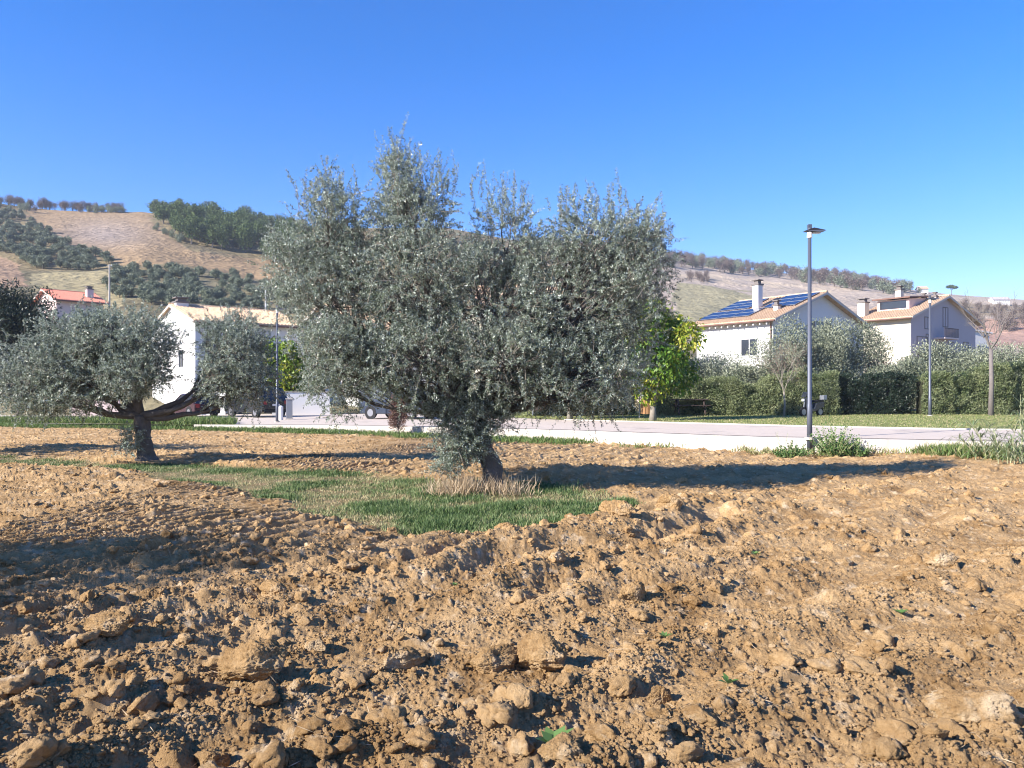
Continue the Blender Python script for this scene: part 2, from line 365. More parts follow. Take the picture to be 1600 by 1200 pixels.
seam = [(x, y+.30) for x, y in nearpts]; sheet('road_gutter', seam, [(x+.05, y+.16) for x, y in seam], .0105, M['gutter_dirt'])
M['lawn'] = mat('mown lawn', (.20, .22, .06), .95, .3, 1.2, bump=.6, bscale=30)
sheet('lawn', [(-5, 50.2), (2.6, 38.2), (5.7, 34.8), (11.7, 28.5), (14.9, 26.1), (26, 20.2)], [(-5, 56), (2.6, 55), (8, 52), (16, 50), (26, 48), (46, 44)], .012, M['lawn'])
# kerb along the lawn
k = MB(); kp = [(2.6, 38.1), (5.7, 34.7), (11.7, 28.4), (14.9, 26.0), (26, 20.1)]
for (a, b) in zip(kp[:-1], kp[1:]):
    va = Vector((*a, float(road_z(a[0])))); vb = Vector((*b, float(road_z(b[0])))); d = (vb-va).normalized(); n = Vector((-d.y, d.x, 0))
    k.prism([va-n*.06+Vector((0, 0, -.05)), va+n*.06+Vector((0, 0, -.05)), va+n*.06+Vector((0, 0, .05)), va-n*.06+Vector((0, 0, .05))], vb-va)
tag(k.build('kerb', M['concrete']), kind='structure')
# retaining wall
k = MB(); wv = [Vector((x, y, float(road_z(x)))) for x, y in WALL[:-1]]
for i in range(len(wv)-1):
    va, vb = wv[i], wv[i+1]; d = (vb-va).normalized(); n = Vector((-d.y, d.x, 0)); n = n if n.y > 0 else -n
    if va.y > 36: continue
    nseg = max(1, int((vb-va).length/3))
    for j in range(nseg):
        a = va.lerp(vb, j/nseg)+d*.004; b = va.lerp(vb, (j+1)/nseg)-d*.004
        k.prism([a+Vector((0, 0, -.8)), a+n*.22+Vector((0, 0, -.8)), a+n*.22+Vector((0, 0, .014)), a+Vector((0, 0, .014))], b-a)
root = thing('retaining_wall', 'long low pale concrete wall holding the road above the ploughed field', 'low wall', (1.9, 28, 0))
k.build('wall_face', M['concrete'], root)

# ------------------------------------------------------------------ ploughed field
GP = [G(*p) for p in [(-60, 698), (0, 700), (200, 711), (420, 727), (600, 744), (700, 752), (860, 758), (960, 775), (995, 787), (945, 800), (860, 812), (780, 825), (640, 832), (560, 818), (470, 788), (380, 765), (300, 746), (150, 726), (0, 718), (-60, 714)]]
def sdf(x, y, poly):
    n = len(poly); d = np.full(x.shape, 1e9); ins = np.zeros(x.shape, bool)
    for i in range(n):
        ax, ay = poly[i]; bx, by = poly[(i+1) % n]; ex, ey = bx-ax, by-ay
        t = np.clip(((x-ax)*ex+(y-ay)*ey)/(ex*ex+ey*ey), 0, 1); d = np.minimum(d, np.hypot(x-ax-t*ex, y-ay-t*ey))
        c = ((ay > y) != (by > y)); ins ^= c & (x < ex*(y-ay)/(ey if ey else 1e-9)+ax)
    return np.where(ins, -d, d)
def grass_mask(x, y):
    return 1-smooth(-.25, .35, sdf(x, y, GP)+fbm(x*.9, y*.9, 3)*1.1)
def furrow_s(x, y):
    return (y-.34*x)/(1+.1*np.clip(x, -6, 9))*1.0+fbm(x/1.5, y/1.5, 4)*1.15
def field_h(x, y, detail=True):
    u = x/np.maximum(y, .1); gm = grass_mask(x, y)
    z = fbm(x/5, y/5, 3)*.11
    z = z-.22*smooth(15, 21, y)*(1-smooth(.42, .56, u))+.06*smooth(.5, .62, u)*smooth(12, 18, y)
    # furrow ridges running away to the right
    fur = np.sin(furrow_s(x, y)*2*np.pi/.92)
    amp = .066*(.15+1.3*vn(x/1.7+31, y/1.1))*(1-.5*smooth(10, 13, y))
    # raised, turned edge beside the grass strip, at its near side
    s2 = (x-1.0)*-.66+(y-8.9)*.75
    rim = np.exp(-(s2/.38)**2)*smooth(-1.6, .4, x)*.13*(1-smooth(2.6, 4.5, x))
    # turned ridge between the grass and the wall
    s3 = sdf(x, y, GP)
    back = np.exp(-((s3-2.0)/1.1)**2)*.13*smooth(13, 16, y)*(1-smooth(1, 4, x))
    bare = np.exp(-((s3-.75)/.6)**2)*(y < 13)*(x < .5)      # smooth trodden band
    cl = (1-gm)*(1-.7*bare)
    z = z+(fur*amp+rim+back)*(1-gm)-.05*gm
    if detail:
        wx = x+fbm(x*7, y*7, 4)*.16; wy = y+fbm(x*7+40, y*7+40, 4)*.16
        dens = np.clip(.12+.95*(fur*.5+.5)**1.4+fbm(x/1.6+9, y/1.6, 3)*1.5+rim*2, .05, 1)
        wx = wx+fbm(x*26, y*26, 2)*.028; wy = wy+fbm(x*26+4, y*26+40, 2)*.028
        h = lumps(wx, wy, .62, dens*.26, .14, .32, 1, 2.)
        h = h*.55+lumps(wx, wy, .27, dens*.55, .16, .40, 2, 2.)*.75*(1-.4*smooth(0, .05, h))
        wx = x+fbm(x*22, y*22, 3)*.06; wy = y+fbm(x*22+40, y*22+40, 3)*.06
        h = h+lumps(wx, wy, .125, .35+.45*dens, .2, .46, 3, 2.)*.6
        wx = wx+fbm(x*60, y*60, 2)*.013; wy = wy+fbm(x*60+7, y*60, 2)*.013
        h = h+lumps(wx, wy, .055, .75, .22, .48, 4, 2.)*.6
        near = 1-smooth(7, 10, y)
        h = h+lumps(x+fbm(x*50, y*50, 2)*.02, y, .026, .7, .22, .48, 5)*.7*near
        z = z+h*cl*.85+fbm(x*34, y*34, 4)*.022*cl+fbm(x*90, y*90, 2)*.008*cl*(1-smooth(6, 12, y))+fbm(x*5, y*5, 5)*.07*cl+fbm(x*9, y*9, 4)*.02
    return z, gm
uu = np.concatenate([np.linspace(-1.25, -.72, 110, endpoint=False), np.linspace(-.72, .72, 1250, endpoint=False), np.linspace(.72, 1.25, 110)])
tt = np.linspace(0, 1, 1150)
U, TT = np.meshgrid(uu, tt); D0 = 1.3; DD = D0*((DW(U)+.06)/D0)**TT; XX = U*DD
ZZ, GM = field_h(XX, DD)
for _ in range(3):      # crumble the steepest little faces so that they do not stand as fins
    g_ = np.abs(np.gradient(ZZ, axis=0))/np.gradient(DD, axis=0); w_ = smooth(.9, 2.2, g_)
    B_ = ZZ.copy(); B_[:, 3:-3] = sum(ZZ[:, 3+k_:ZZ.shape[1]-3+k_] for k_ in range(-3, 4))/7
    w_[1:-1] = np.maximum(w_[1:-1], np.maximum(w_[2:], w_[:-2])); ZZ = ZZ*(1-w_)+B_*w_
fo = link('ploughed_field', npmesh('ploughed_field', np.stack([XX, DD, ZZ], -1).reshape(-1, 3), grid_faces(*XX.shape), M['soil'], {'gr': GM.ravel()}, True)); tag(fo, kind='structure')
mb = MB(); mb.add([(-60, -25, -.35), (60, -25, -.35), (60, 18, -.35), (-60, 18, -.35)], [(0, 1, 2, 3)])
tag(mb.build('field_soil', M['soil']), kind='structure')

# loose clods
def rock(r, sub, rough=.42):
    bm = bmesh.new(); bmesh.ops.create_icosphere(bm, subdivisions=sub, radius=1)
    V = np.array([v.co[:] for v in bm.verts]); Fa = np.array([[v.index for v in f.verts] for f in bm.faces]); bm.free()
    for _ in range(7):       # broken flat faces
        n = rdir(r, 1)[0]; d = r.uniform(.38, .8); s = V@n; V = np.where((s > d)[:, None], V-(s-d)[:, None]*n*.85, V)
    o = r.uniform(0, 100, 3)
    nn = nrm(V)
    def n3(q): return (vn(q[:, 0], q[:, 1])+vn(q[:, 1]+31, q[:, 2]+7)+vn(q[:, 2]+3, q[:, 0]+57))/3-.5
    V = V+nn*(n3(V*1.7+o)*rough*2)[:, None]+nn*(n3(V*4.5+o)*rough*.9)[:, None]
    if sub > 1: V = V+nn*(n3(V*9+o)*rough*.55)[:, None]
    if sub > 2: V = V+nn*(np.abs(n3(V*14+o))*rough*-.8)[:, None]+nn*(n3(V*30+o)*rough*.35)[:, None]+nn*(n3(V*60+o)*rough*.2)[:, None]
    return V*np.array([1, r.uniform(.7, .95), r.uniform(.55, .8)]), Fa
def rotm(r, n):
    a = r.uniform(0, 6.283, n); b = r.normal(0, .5, n); ca, sa, cb, sb = np.cos(a), np.sin(a), np.cos(b), np.sin(b); Z = np.zeros(n)
    return np.stack([np.stack([ca, -sa*cb, sa*sb], -1), np.stack([sa, ca*cb, -ca*sb], -1), np.stack([Z, sb, cb], -1)], 1)
def scatter_clods(n, dmin, dmax, smin, smax, sub, seed, pw=2.2):
    r = np.random.default_rng(seed); protos = [rock(r, sub) for _ in range(10)]
    D = dmin*(dmax/dmin)**r.random(n); u = r.uniform(-.78, .78, n); x = u*D; y = D
    s_ = furrow_s(x, y)
    keep = (grass_mask(x, y) < .3) & (r.random(n) < .1+.9*(np.sin(s_*2*np.pi/.92)*.5+.5)**1.5*np.clip(.7+fbm(x/1.6+9, y/1.6, 3)*1.6, .1, 1)) & (y < DW(u)-.5)
    x, y = x[keep], y[keep]; n = len(x); z, _ = field_h(x, y)
    s = smin+(smax-smin)*r.random(n)**pw; Rm = rotm(r, n); V = []; Fa = []; b = 0
    which = r.integers(0, 10, n)
    for k in range(10):
        pv, pf = protos[k]; ii = np.nonzero(which == k)[0]
        P = np.einsum('nij,vj->nvi', Rm[ii], pv)*s[ii][:, None, None]+np.stack([x, y, z+s*.12], -1)[ii][:, None, :]
        V.append(P.reshape(-1, 3)); Fa.append((pf[None]+(np.arange(len(ii))*len(pv))[:, None, None]).reshape(-1, 3)+b); b += P.shape[0]*P.shape[1]
    return np.concatenate(V), np.concatenate(Fa)
parts = [scatter_clods(5500, 2.9, 20, .010, .05, 3, 5, 3), scatter_clods(2600, 3.0, 18, .03, .10, 4, 6, 2.4), scatter_clods(60000, 2.7, 15, .007, .022, 2, 8, 1.6), scatter_clods(150000, 2.6, 9, .005, .014, 1, 9, 1.3)]
b = 0; VV = []; FF = []
for v, f in parts: VV.append(v); FF.append(f+b); b += len(v)
VV = np.concatenate(VV)
o = link('soil_clods', npmesh('soil_clods', VV, np.concatenate(FF), M['soil'], {'gr': np.zeros(len(VV))}, False)); tag(o, 'loose crumbs and small clods of tan soil strewn over the ploughed field', 'soil clods', kind='stuff')
BIG = [(395, 1035, 105, .9, 'long ridge-backed clod of tan earth near the lower left, the widest one there'),
       (620, 1035, 80, .85, 'broad pale rounded clod just right of the long ridge-backed clod'),
       (850, 1022, 75, .95, 'cracked tall clod with dry straw on top, bottom centre of the field'),
       (770, 1028, 70, .8, 'clod split off just left of the cracked clod with straw on top'),
       (490, 1010, 36, 1.0, 'upright knobbly clod between the long ridge-backed clod and the broad pale one'),
       (170, 985, 70, .8, 'wedge-shaped brown clod casting a dark shadow at the left of the foreground'),
       (425, 918, 48, .9, 'angular light-faced clod just below the shaded strip of soil at left'),
       (545, 888, 34, 1.0, 'knobbly clod on the small ridge right of the angular light-faced clod'),
       (785, 832, 28, 1.1, 'upright tan clod standing at the lower edge of the green grass strip'),
       (968, 818, 46, 1.0, 'large rounded clod at the right end of the green grass strip'),
       (1045, 806, 38, 1.0, 'large clod just right of the rounded clod at the grass strip end'),
       (868, 880, 34, .9, 'pale flat-faced clod below the grass strip, casting a short dark shadow'),
       (990, 938, 48, .9, 'peaked clod with a hollow black shadow in the middle right of the field'),
       (1465, 878, 52, .75, 'pale low clod on the hump at the right side of the field'),
       (1520, 1130, 110, .8, 'big pale crusted clod in the lower right corner'),
       (1150, 1185, 80, .7, 'pale crusted clod cut by the bottom edge of the picture, right of centre'),
       (870, 1190, 70, .7, 'rounded clod at the bottom edge of the picture below the green seedling'),
       (1030, 1075, 44, .9, 'square knobbly clod in the cluster right of the green seedling'),
       (1300, 1055, 36, 1.0, 'upright two-lobed pale clod in the lower right part of the field'),
       (330, 1165, 50, .9, 'round clod near the bottom edge of the picture at left')]
r = np.random.default_rng(21)
for (px, py, wpx, hr, lab) in BIG:
    x, D = G(px, py+wpx*.22); w = wpx/F*D; z, _ = field_h(np.array([x]), np.array([D]), False)
    w *= 1.12; v, f = rock(r, 6, .34); v = v*np.array([w/2, w/2.6, w/2*hr*1.1]); a = r.uniform(-.4, .4)
    v = v@np.array([[math.cos(a), math.sin(a), 0], [-math.sin(a), math.cos(a), 0], [0, 0, 1]])
    o = link('earth_clod', npmesh('earth_clod', v, f, M['pale_soil' if 'pale' in lab else 'soil'], {'gr': np.zeros(len(v))}, True), loc=(x, D, float(z[0])+w*.22))
    tag(o, lab, 'clod', 'large clods of earth in the ploughed field')

# ------------------------------------------------------------------ grass
def blades(r, x, y, z, h, w, rnd):
    n = len(x); D = nrm(np.stack([r.normal(0, .45, n), r.normal(0, .45, n), np.ones(n)], -1)); N_ = nrm(np.cross(D, rdir(r, n)))
    return leaf_geo(np.stack([x, y, z], -1), D, N_, h, w, rnd, .1)
r = np.random.default_rng(31)
n = 420000; D = 8.4*(24/8.4)**r.random(n); u = r.uniform(-.72, .25, n); x = u*D; gm = grass_mask(x, D)
dens = np.clip(.6+fbm(x*1.1, D*1.1, 4)*2.6+.4*smooth(-3.5, .2, x), .12, 1)
kp = (gm > .12+.5*r.random(n)**.5) & (r.random(n) < dens); x, D, dens = x[kp], D[kp], dens[kp]; z, _ = field_h(x, D)
rv = np.clip(1.08-dens*.8+fbm(x*3, D*3, 3)*.8+r.normal(0, .17, len(x)), 0, 1)
gv = blades(r, x, D, z-.005, r.uniform(.015, .06, len(x))*(.5+dens)*(.7+1.2*vn(x*2.5, D*2.5)), r.uniform(.004, .009, len(x))*(1+D/14), rv)
o = link('grass', npmesh('grass', gv[0], gv[1], M['grass'], {'rnd': gv[2]})); tag(o, 'green grass strip with dry patches crossing the field under the olive trees', 'grass', kind='stuff')
# verge below the wall
n = 60000; u = r.uniform(-.75, .68, n); off = r.uniform(.03, 2.3, n)**1.0; D = DW(u)-off; x = u*D
right = smooth(.15, .3, u)
kp = r.random(n) < np.clip(.9+fbm(x*.5, D*.5, 3)*2-off*(.32+.5*smooth(.1, .3, u))-.55*smooth(.05, .2, u), .0, 1)
x, D, u, off = x[kp], D[kp], u[kp], off[kp]; z, _ = field_h(x, D)
rv = np.clip(.25+.55*smooth(.1, .3, u)+r.normal(0, .18, len(x)), 0, 1)
gv = blades(r, x, D, z, r.uniform(.08, .26, len(x)), r.uniform(.02, .035, len(x)), rv)
o = link('verge_grass', npmesh('verge_grass', gv[0], gv[1], M['greengrass'], {'rnd': gv[2]})); tag(o, 'rough green grass along the foot of the low concrete wall', 'grass', kind='stuff')
n = 26000; u = r.uniform(-.85, -.36, n); D = DW(u)+r.uniform(.0, 4, n); x = u*D
gv = blades(r, x, D, road_z(x)-.05, r.uniform(.15, .5, n), r.uniform(.025, .05, n), np.clip(r.normal(.35, .2, n), 0, 1))
o = link('roadside_grass', npmesh('roadside_grass', gv[0], gv[1], M['greengrass'], {'rnd': gv[2]})); tag(o, 'bright green grass bank beyond the field at the far left', 'grass', kind='stuff')
n = 45000; Y = r.uniform(24, 43, n); x = r.uniform(2, 28, n)
lim = np.interp(x, [2.6, 5.7, 11.7, 14.9, 26, 34], [38.3, 34.9, 28.6, 26.2, 20.4, 16]); kp = Y > lim; x, Y = x[kp], Y[kp]
gv = blades(r, x, Y, road_z(x)+.01, r.uniform(.03, .08, len(x)), r.uniform(.015, .03, len(x)), np.clip(r.normal(.7, .25, len(x)), 0, 1))
o = link('lawn_grass', npmesh('lawn_grass', gv[0], gv[1], M['greengrass'], {'rnd': gv[2]})); tag(o, 'short yellow green lawn between the road and the hedge', 'grass', kind='stuff')
# dry straw scraps on the field
n = 1500; D = 2.9*(14/2.9)**r.random(n); u = r.uniform(-.7, .7, n); x = u*D; z, _ = field_h(x, D)
d = nrm(np.stack([r.normal(0, 1, n), r.normal(0, 1, n), r.normal(0, .25, n)], -1)); Nn = nrm(np.cross(d, rdir(r, n)))
gv = leaf_geo(np.stack([x, D, z+.012], -1), d, Nn, r.uniform(.03, .13, n), r.uniform(.0025, .005, n), r.random(n), 0)
o = link('straw', npmesh('straw', gv[0], gv[1], M['straw'], {'rnd': gv[2]})); tag(o, 'scraps of dry straw lying on the tilled soil', 'straw', kind='stuff')

# ------------------------------------------------------------------ olive trees
def olive(name, label, base, lobes, trunk_pts, trunk_r, fork, nclump, per_clump, per_shoot, leaf=(.062, .014), shoot=(.28, .6), seed=1, group=None, limb_r=.07, limb_c=None, leafmat='olive_leaf', suckers=None, sprouts=None, cat='olive tree', barkm='bark', flat=False):
    """lobes: (x,y,z, rx,ry,rz, weight) in world coordinates"""
    r = np.random.default_rng(seed); root = thing(name, label, cat, base, group)
    fork = np.asarray(fork, float)
    tr = MB()
    # gnarled trunk
    pts = [np.asarray(p, float) for p in trunk_pts]; n = 18; ring = 14; V = []
    P = np.array([np.interp(np.linspace(0, len(pts)-1, n), range(len(pts)), np.array(pts)[:, k]) for k in range(3)]).T
    rad = np.interp(np.linspace(0, 1, n), [0, .12, .5, 1], [1.35, 1.0, .86, .95])*trunk_r
    for i in range(n):
        for k in range(ring):
            a = 2*math.pi*k/ring; g = 1+.16*math.sin(3*a+i*.35)+.1*math.sin(7*a-i*.6)+r.normal(0, .03)
            if i < 2: g += .22*math.sin(5*a+1)**2
            V.append((P[i][0]+math.cos(a)*rad[i]*g, P[i][1]+math.sin(a)*rad[i]*g, P[i][2]))
    tr.add(V, [(i*ring+k, i*ring+(k+1) % ring, (i+1)*ring+(k+1) % ring, (i+1)*ring+k) for i in range(n-1) for k in range(ring)]+[tuple((n-1)*ring+k for k in range(ring))])
    br = MB(); wts = np.array([l[6] for l in lobes]); wts = wts/wts.sum(); Ls = []; C = []; Ld = []
    for li, l in enumerate(lobes):
        c = np.array(l[:3]); e = np.array(l[3:6]); low = c-np.array([0, 0, e[2]*.45])
        ctrl = limb_c[li] if limb_c and limb_c[li] is not None else (fork*.55+low*.45)+np.array([0, 0, -.1*abs(c[0]-fork[0])])+r.normal(0, .08, 3)
        lb = bez(fork, ctrl, c+np.array([0, 0, -.1*e[2]]), 9); lr = limb_r*np.array([1, .85, .72, .58, .46, .36, .27, .2, .14])
        lb = [q+r.normal(0, .025, 3)*(0 < i < 8) for i, q in enumerate(lb)]
        br.tube(lb, lr, 8); m_ = max(3, int(nclump*wts[li]))
        d = rdir(r, m_); rr = r.uniform(.25, 1, m_)**.5; cc = c+d*rr[:, None]*e
        for q, dd in zip(cc, d):
            C.append(q); Ld.append((c, e))
            s = lb[int(r.integers(4, 9))]; mid = (s+q)/2+r.normal(0, .1, 3)*e.mean()+np.array([0, 0, .08])
            br.tube(bez(s, mid, q, 5), np.linspace(min(.02, limb_r*.16), .004, 5), 4, cap=False)
    tr_o = tr.build('trunk', M[barkm], root, smooth_=True); br.build('branches', M[barkm], root, smooth_=True)
    C = np.array(C); cen = np.array([a for a, _ in Ld]); ext = np.array([b_ for _, b_ in Ld])
    i = np.repeat(np.arange(len(C)), per_clump); ns = len(i); sig = ext[i]*.0+np.minimum(.30, ext[i]*.22)
    S = C[i]+r.normal(size=(ns, 3))*sig
    outw = nrm((S-cen[i])/ext[i]); hz = ((S-cen[i])/ext[i])[:, 2:3]
    dr = nrm(outw*.6+np.array([0, 0, 1.0])*(.3+.6*hz)+r.normal(size=(ns, 3))*.65)
    Ln = r.uniform(*shoot, ns); cr = np.repeat(r.uniform(.15, .8, len(C)), per_clump)
    geo = [shoots(r, S, dr, Ln, per_shoot, leaf[0], leaf[1], droop=.10, rndbase=cr)]
    SD = [(S, dr, Ln, .10)]
    if suckers:      # leafy shoots round the foot: (x,y,z, rx,ry,rz, n)
        for (x, y, z, rx, ry, rz, n_) in suckers:
            S2 = np.array([x, y, z])+rdir(r, n_)*np.array([rx, ry, rz])*r.random((n_, 1))**.4
            d2 = nrm(np.array([0, 0, .6])+r.normal(size=(n_, 3))*.6); L2 = r.uniform(.18, .42, n_)
            geo.append(shoots(r, S2, d2, L2, per_shoot, leaf[0]*.85, leaf[1], droop=.3, rndbase=r.uniform(.3, 1, n_))); SD.append((S2, d2, L2, .3))
    if sprouts:      # upright leafy water shoots: (x,y,z, spread, length, n)
        for (x, y, z, sp, ln, n_) in sprouts:
            S2 = np.array([x, y, z])+r.normal(size=(n_, 3))*np.array([sp, sp, .15]); d2 = nrm(np.array([0, 0, 1.])+r.normal(size=(n_, 3))*.2); L2 = r.uniform(.5, 1, n_)*ln
            geo.append(shoots(r, S2, d2, L2, int(per_shoot*1.3), leaf[0], leaf[1], droop=.02, rndbase=r.uniform(.3, .9, n_))); SD.append((S2, d2, L2, .02))
    V, Fa, A = merge(geo)
    o = link('crown', npmesh('crown', V-np.array(base), Fa, M[leafmat], {'rnd': A}), root)
    # the twigs that carry the leaves: thin three-sided stems
    TV = []; TF = []; b = 0
    for S2, d2, L2, dp_ in SD:
        kk = r.random(len(S2)) < .4; S2, d2, L2 = S2[kk], d2[kk], L2[kk]; n_ = len(S2)
        if not n_: continue
        a = nrm(np.cross(d2, [.3, .5, .81])); b2 = np.cross(d2, a)
        ringv = []
        for t in (-.5, .3, 1.0):
            c = S2+d2*(L2*t)[:, None]; c[:, 2] -= dp_*L2*t*abs(t); wv_ = .0032*(1.25-t*.9)
            for q in range(3): an = q*2.0944; ringv.append(c+(a*math.cos(an)+b2*math.sin(an))*wv_)
        V3 = np.stack(ringv, 1)    # n,9,3
        f = np.array([(k3*3+q, k3*3+(q+1) % 3, (k3+1)*3+(q+1) % 3, (k3+1)*3+q) for k3 in range(2) for q in range(3)])
        TV.append(V3.reshape(-1, 3)); TF.append((f[None]+(np.arange(n_)*9)[:, None, None]).reshape(-1, 4)+b); b += n_*9
    link('twigs', npmesh('twigs', np.concatenate(TV)-np.array(base), np.concatenate(TF), M['twig']), root)
    return root
def lobe(px, py, D, rpx, rpy, ry, w):
    c = W(px, py, D); s = D/F; return (c[0], c[1], c[2], rpx*s, ry, rpy*s, w)
# the big one
D = 12.6
bt = W(768, 765, D); bt[2] = -.06
lb = [lobe(515, 372, 12.7, 58, 78, .8, 9), lobe(518, 475, 12.6, 74, 68, .95, 9), lobe(645, 345, 12.7, 58, 78, .8, 9), lobe(645, 440, 12.3, 85, 75, 1.0, 11),
      lobe(790, 390, 12.9, 48, 65, .7, 6), lobe(770, 480, 12.3, 90, 75, 1.0, 10), lobe(930, 390, 12.9, 78, 66, .9, 10), lobe(1002, 412, 13, 46, 68, .8, 7), lobe(905, 480, 12.6, 110, 70, 1.1, 11),
      lobe(975, 500, 12.9, 54, 72, .8, 4.5), lobe(530, 555, 12.0, 66, 42, .8, 5), lobe(522, 560, 12.8, 40, 55, .7, 3), lobe(660, 560, 11.8, 85, 50, .8, 8), lobe(790, 570, 11.9, 90, 50, .8, 8), lobe(910, 580, 12.2, 85, 48, .9, 6), lobe(962, 572, 12.6, 40, 45, .6, 2), lobe(528, 606, 12.5, 42, 36, .8, 2.5), lobe(580, 575, 12.2, 55, 30, .8, 3), lobe(448, 425, 12.8, 38, 48, .6, 2.5), lobe(925, 608, 12.3, 52, 32, .9, 2.2), lobe(845, 612, 12.0, 50, 32, .9, 2), lobe(620, 285, 12.7, 26, 50, .35, 2.5), lobe(965, 590, 12.0, 28, 30, .9, 1.5)]
olive('olive_tree', 'big broad olive tree with dense silvery crown and leafy shoots round its trunk', tuple(bt), lb,
      [bt, bt+[.0, 0, .45], W(752, 690, D), W(745, 640, D)], .17, W(745, 645, D), 860, 13, 34, leaf=(.057, .0145), shoot=(.14, .38), seed=11, limb_r=.075,
      suckers=[(*W(720, 695, 12.35), .46, .38, .38, 420), (*W(740, 650, 12.3), .66, .4, .35, 380), (*W(770, 640, 12.5), .4, .3, .4, 130), (*W(890, 640, 12.3), .8, .4, .12, 60), (*W(660, 640, 12.2), .4, .3, .15, 60), (*W(535, 640, 12.3), .35, .3, .2, 40), (*W(700, 735, 12.2), .25, .2, .1, 50)],
      sprouts=[(*W(620, 262, 12.7), .1, .6, 22), (*W(640, 275, 12.7), .15, .5, 14), (*W(685, 290, 12.7), .25, .5, 22), (*W(782, 325, 12.9), .12, .65, 16), (*W(815, 330, 12.9), .1, .45, 10), (*W(500, 315, 12.7), .35, .55, 26), (*W(905, 335, 12.9), .3, .45, 22), (*W(955, 325, 12.9), .25, .4, 18), (*W(1000, 375, 13), .2, .4, 14), (*W(740, 320, 12.8), .1, .5, 8)])
D = 18.6
bt = W(228, 714, D); bt[2] = -.05
lb = [lobe(110, 565, 18.6, 82, 40, 1.2, 10), lobe(55, 605, 18.4, 62, 40, 1.1, 8), lobe(175, 528, 18.8, 70, 42, 1.1, 9), lobe(212, 582, 18.0, 48, 32, .9, 5), lobe(120, 530, 19, 60, 35, 1.1, 5), lobe(372, 560, 18.8, 45, 50, 1.1, 9), lobe(362, 528, 19.2, 46, 32, 1.0, 5), lobe(150, 595, 18.2, 50, 22, .8, 3), lobe(400, 600, 18.6, 30, 32, .8, 3), lobe(232, 545, 18.4, 36, 48, .8, 5), lobe(345, 600, 18.3, 30, 26, .8, 3), lobe(120, 622, 18.2, 60, 22, .9, 3)]
fk = W(220, 650, D)
lc = [W(165, 640, D), W(150, 655, D), W(205, 610, D), W(215, 620, D), None, W(300, 650, D), W(305, 640, D), W(180, 640, D), W(310, 660, D), W(222, 600, D), None, None]
olive('olive_tree', 'smaller spreading olive tree with a forked trunk standing left of the big olive', tuple(bt), lb,
      [bt, bt+[-.02, 0, .4], fk], .19, fk, 520, 12, 30, leaf=(.066, .021), shoot=(.16, .38), seed=12, limb_r=.105, limb_c=lc, suckers=[(*W(203, 690, 18.3), .28, .3, .38, 90), (*W(70, 638, 18.3), .7, .4, .12, 50)])
# olives cut by or beyond the left edge (one shades the left foreground)
def simple_olive(label, x, y, h, w, seed, nc=200, leaf=(.085, .026), name='olive_tree', group=None, **k):
    z0 = k.pop('z0', -.05); r = np.random.default_rng(seed); lbs = []
    for q in range(6):
        a = q*1.047+r.uniform(-.3, .3); rr = w*.26*r.uniform(.6, 1.1)
        lbs.append((x+math.cos(a)*rr, y+math.sin(a)*rr, z0+h*r.uniform(.5, .68), w*.26, w*.24, h*.24, 1))
    lbs.append((x, y, z0+h*.72, w*.28, w*.28, h*.26, 1.4)); f = np.array([x, y, z0+h*.24])
    return olive(name, label, (x, y, z0), lbs, [(x, y, z0), (x+.03, y, z0+h*.12), f], h*.045, f, nc, 9, 24, leaf=leaf, seed=seed, limb_r=h*.022, group=group, **k)
simple_olive('grey green olive tree at the left edge, behind the smaller forked olive', -17.0, 21.5, 4.4, 4.8, 41)
simple_olive('olive tree standing nearest on the left, shading the tilled soil in the foreground', -9.0, 4.2, 3.9, 3.4, 42, nc=120)

# ------------------------------------------------------------------ generic leafy volumes
def leafcloud(r, centres, ext, n, ln, wd, up=.3):
    """n leaves scattered in clumps inside ellipsoids"""
    centres = np.asarray(centres, float); ext = np.asarray(ext, float); vol = ext.prod(1)**.7; i = r.choice(len(centres), n, p=vol/vol.sum())
    d = rdir(r, n); rr = r.random(n)**.38; P = centres[i]+d*ext[i]*rr[:, None]*(1+.0*rr[:, None])
    P += r.normal(size=(n, 3))*ext[i]*.06
    D = nrm(d*.5+r.normal(size=(n, 3))*.7+np.array([0, 0, up])); Nn = nrm(d+r.normal(size=(n, 3))*.7+np.array([0, 0, .4])); Nn = nrm(Nn-D*(Nn*D).sum(1)[:, None])
    cb = r.uniform(.1, .9, len(centres))[i]
    return leaf_geo(P, D, Nn, ln*r.uniform(.6, 1.3, n), wd*r.uniform(.7, 1.2, n), np.clip(cb*.6+.2+r.normal(0, .2, n), 0, 1))
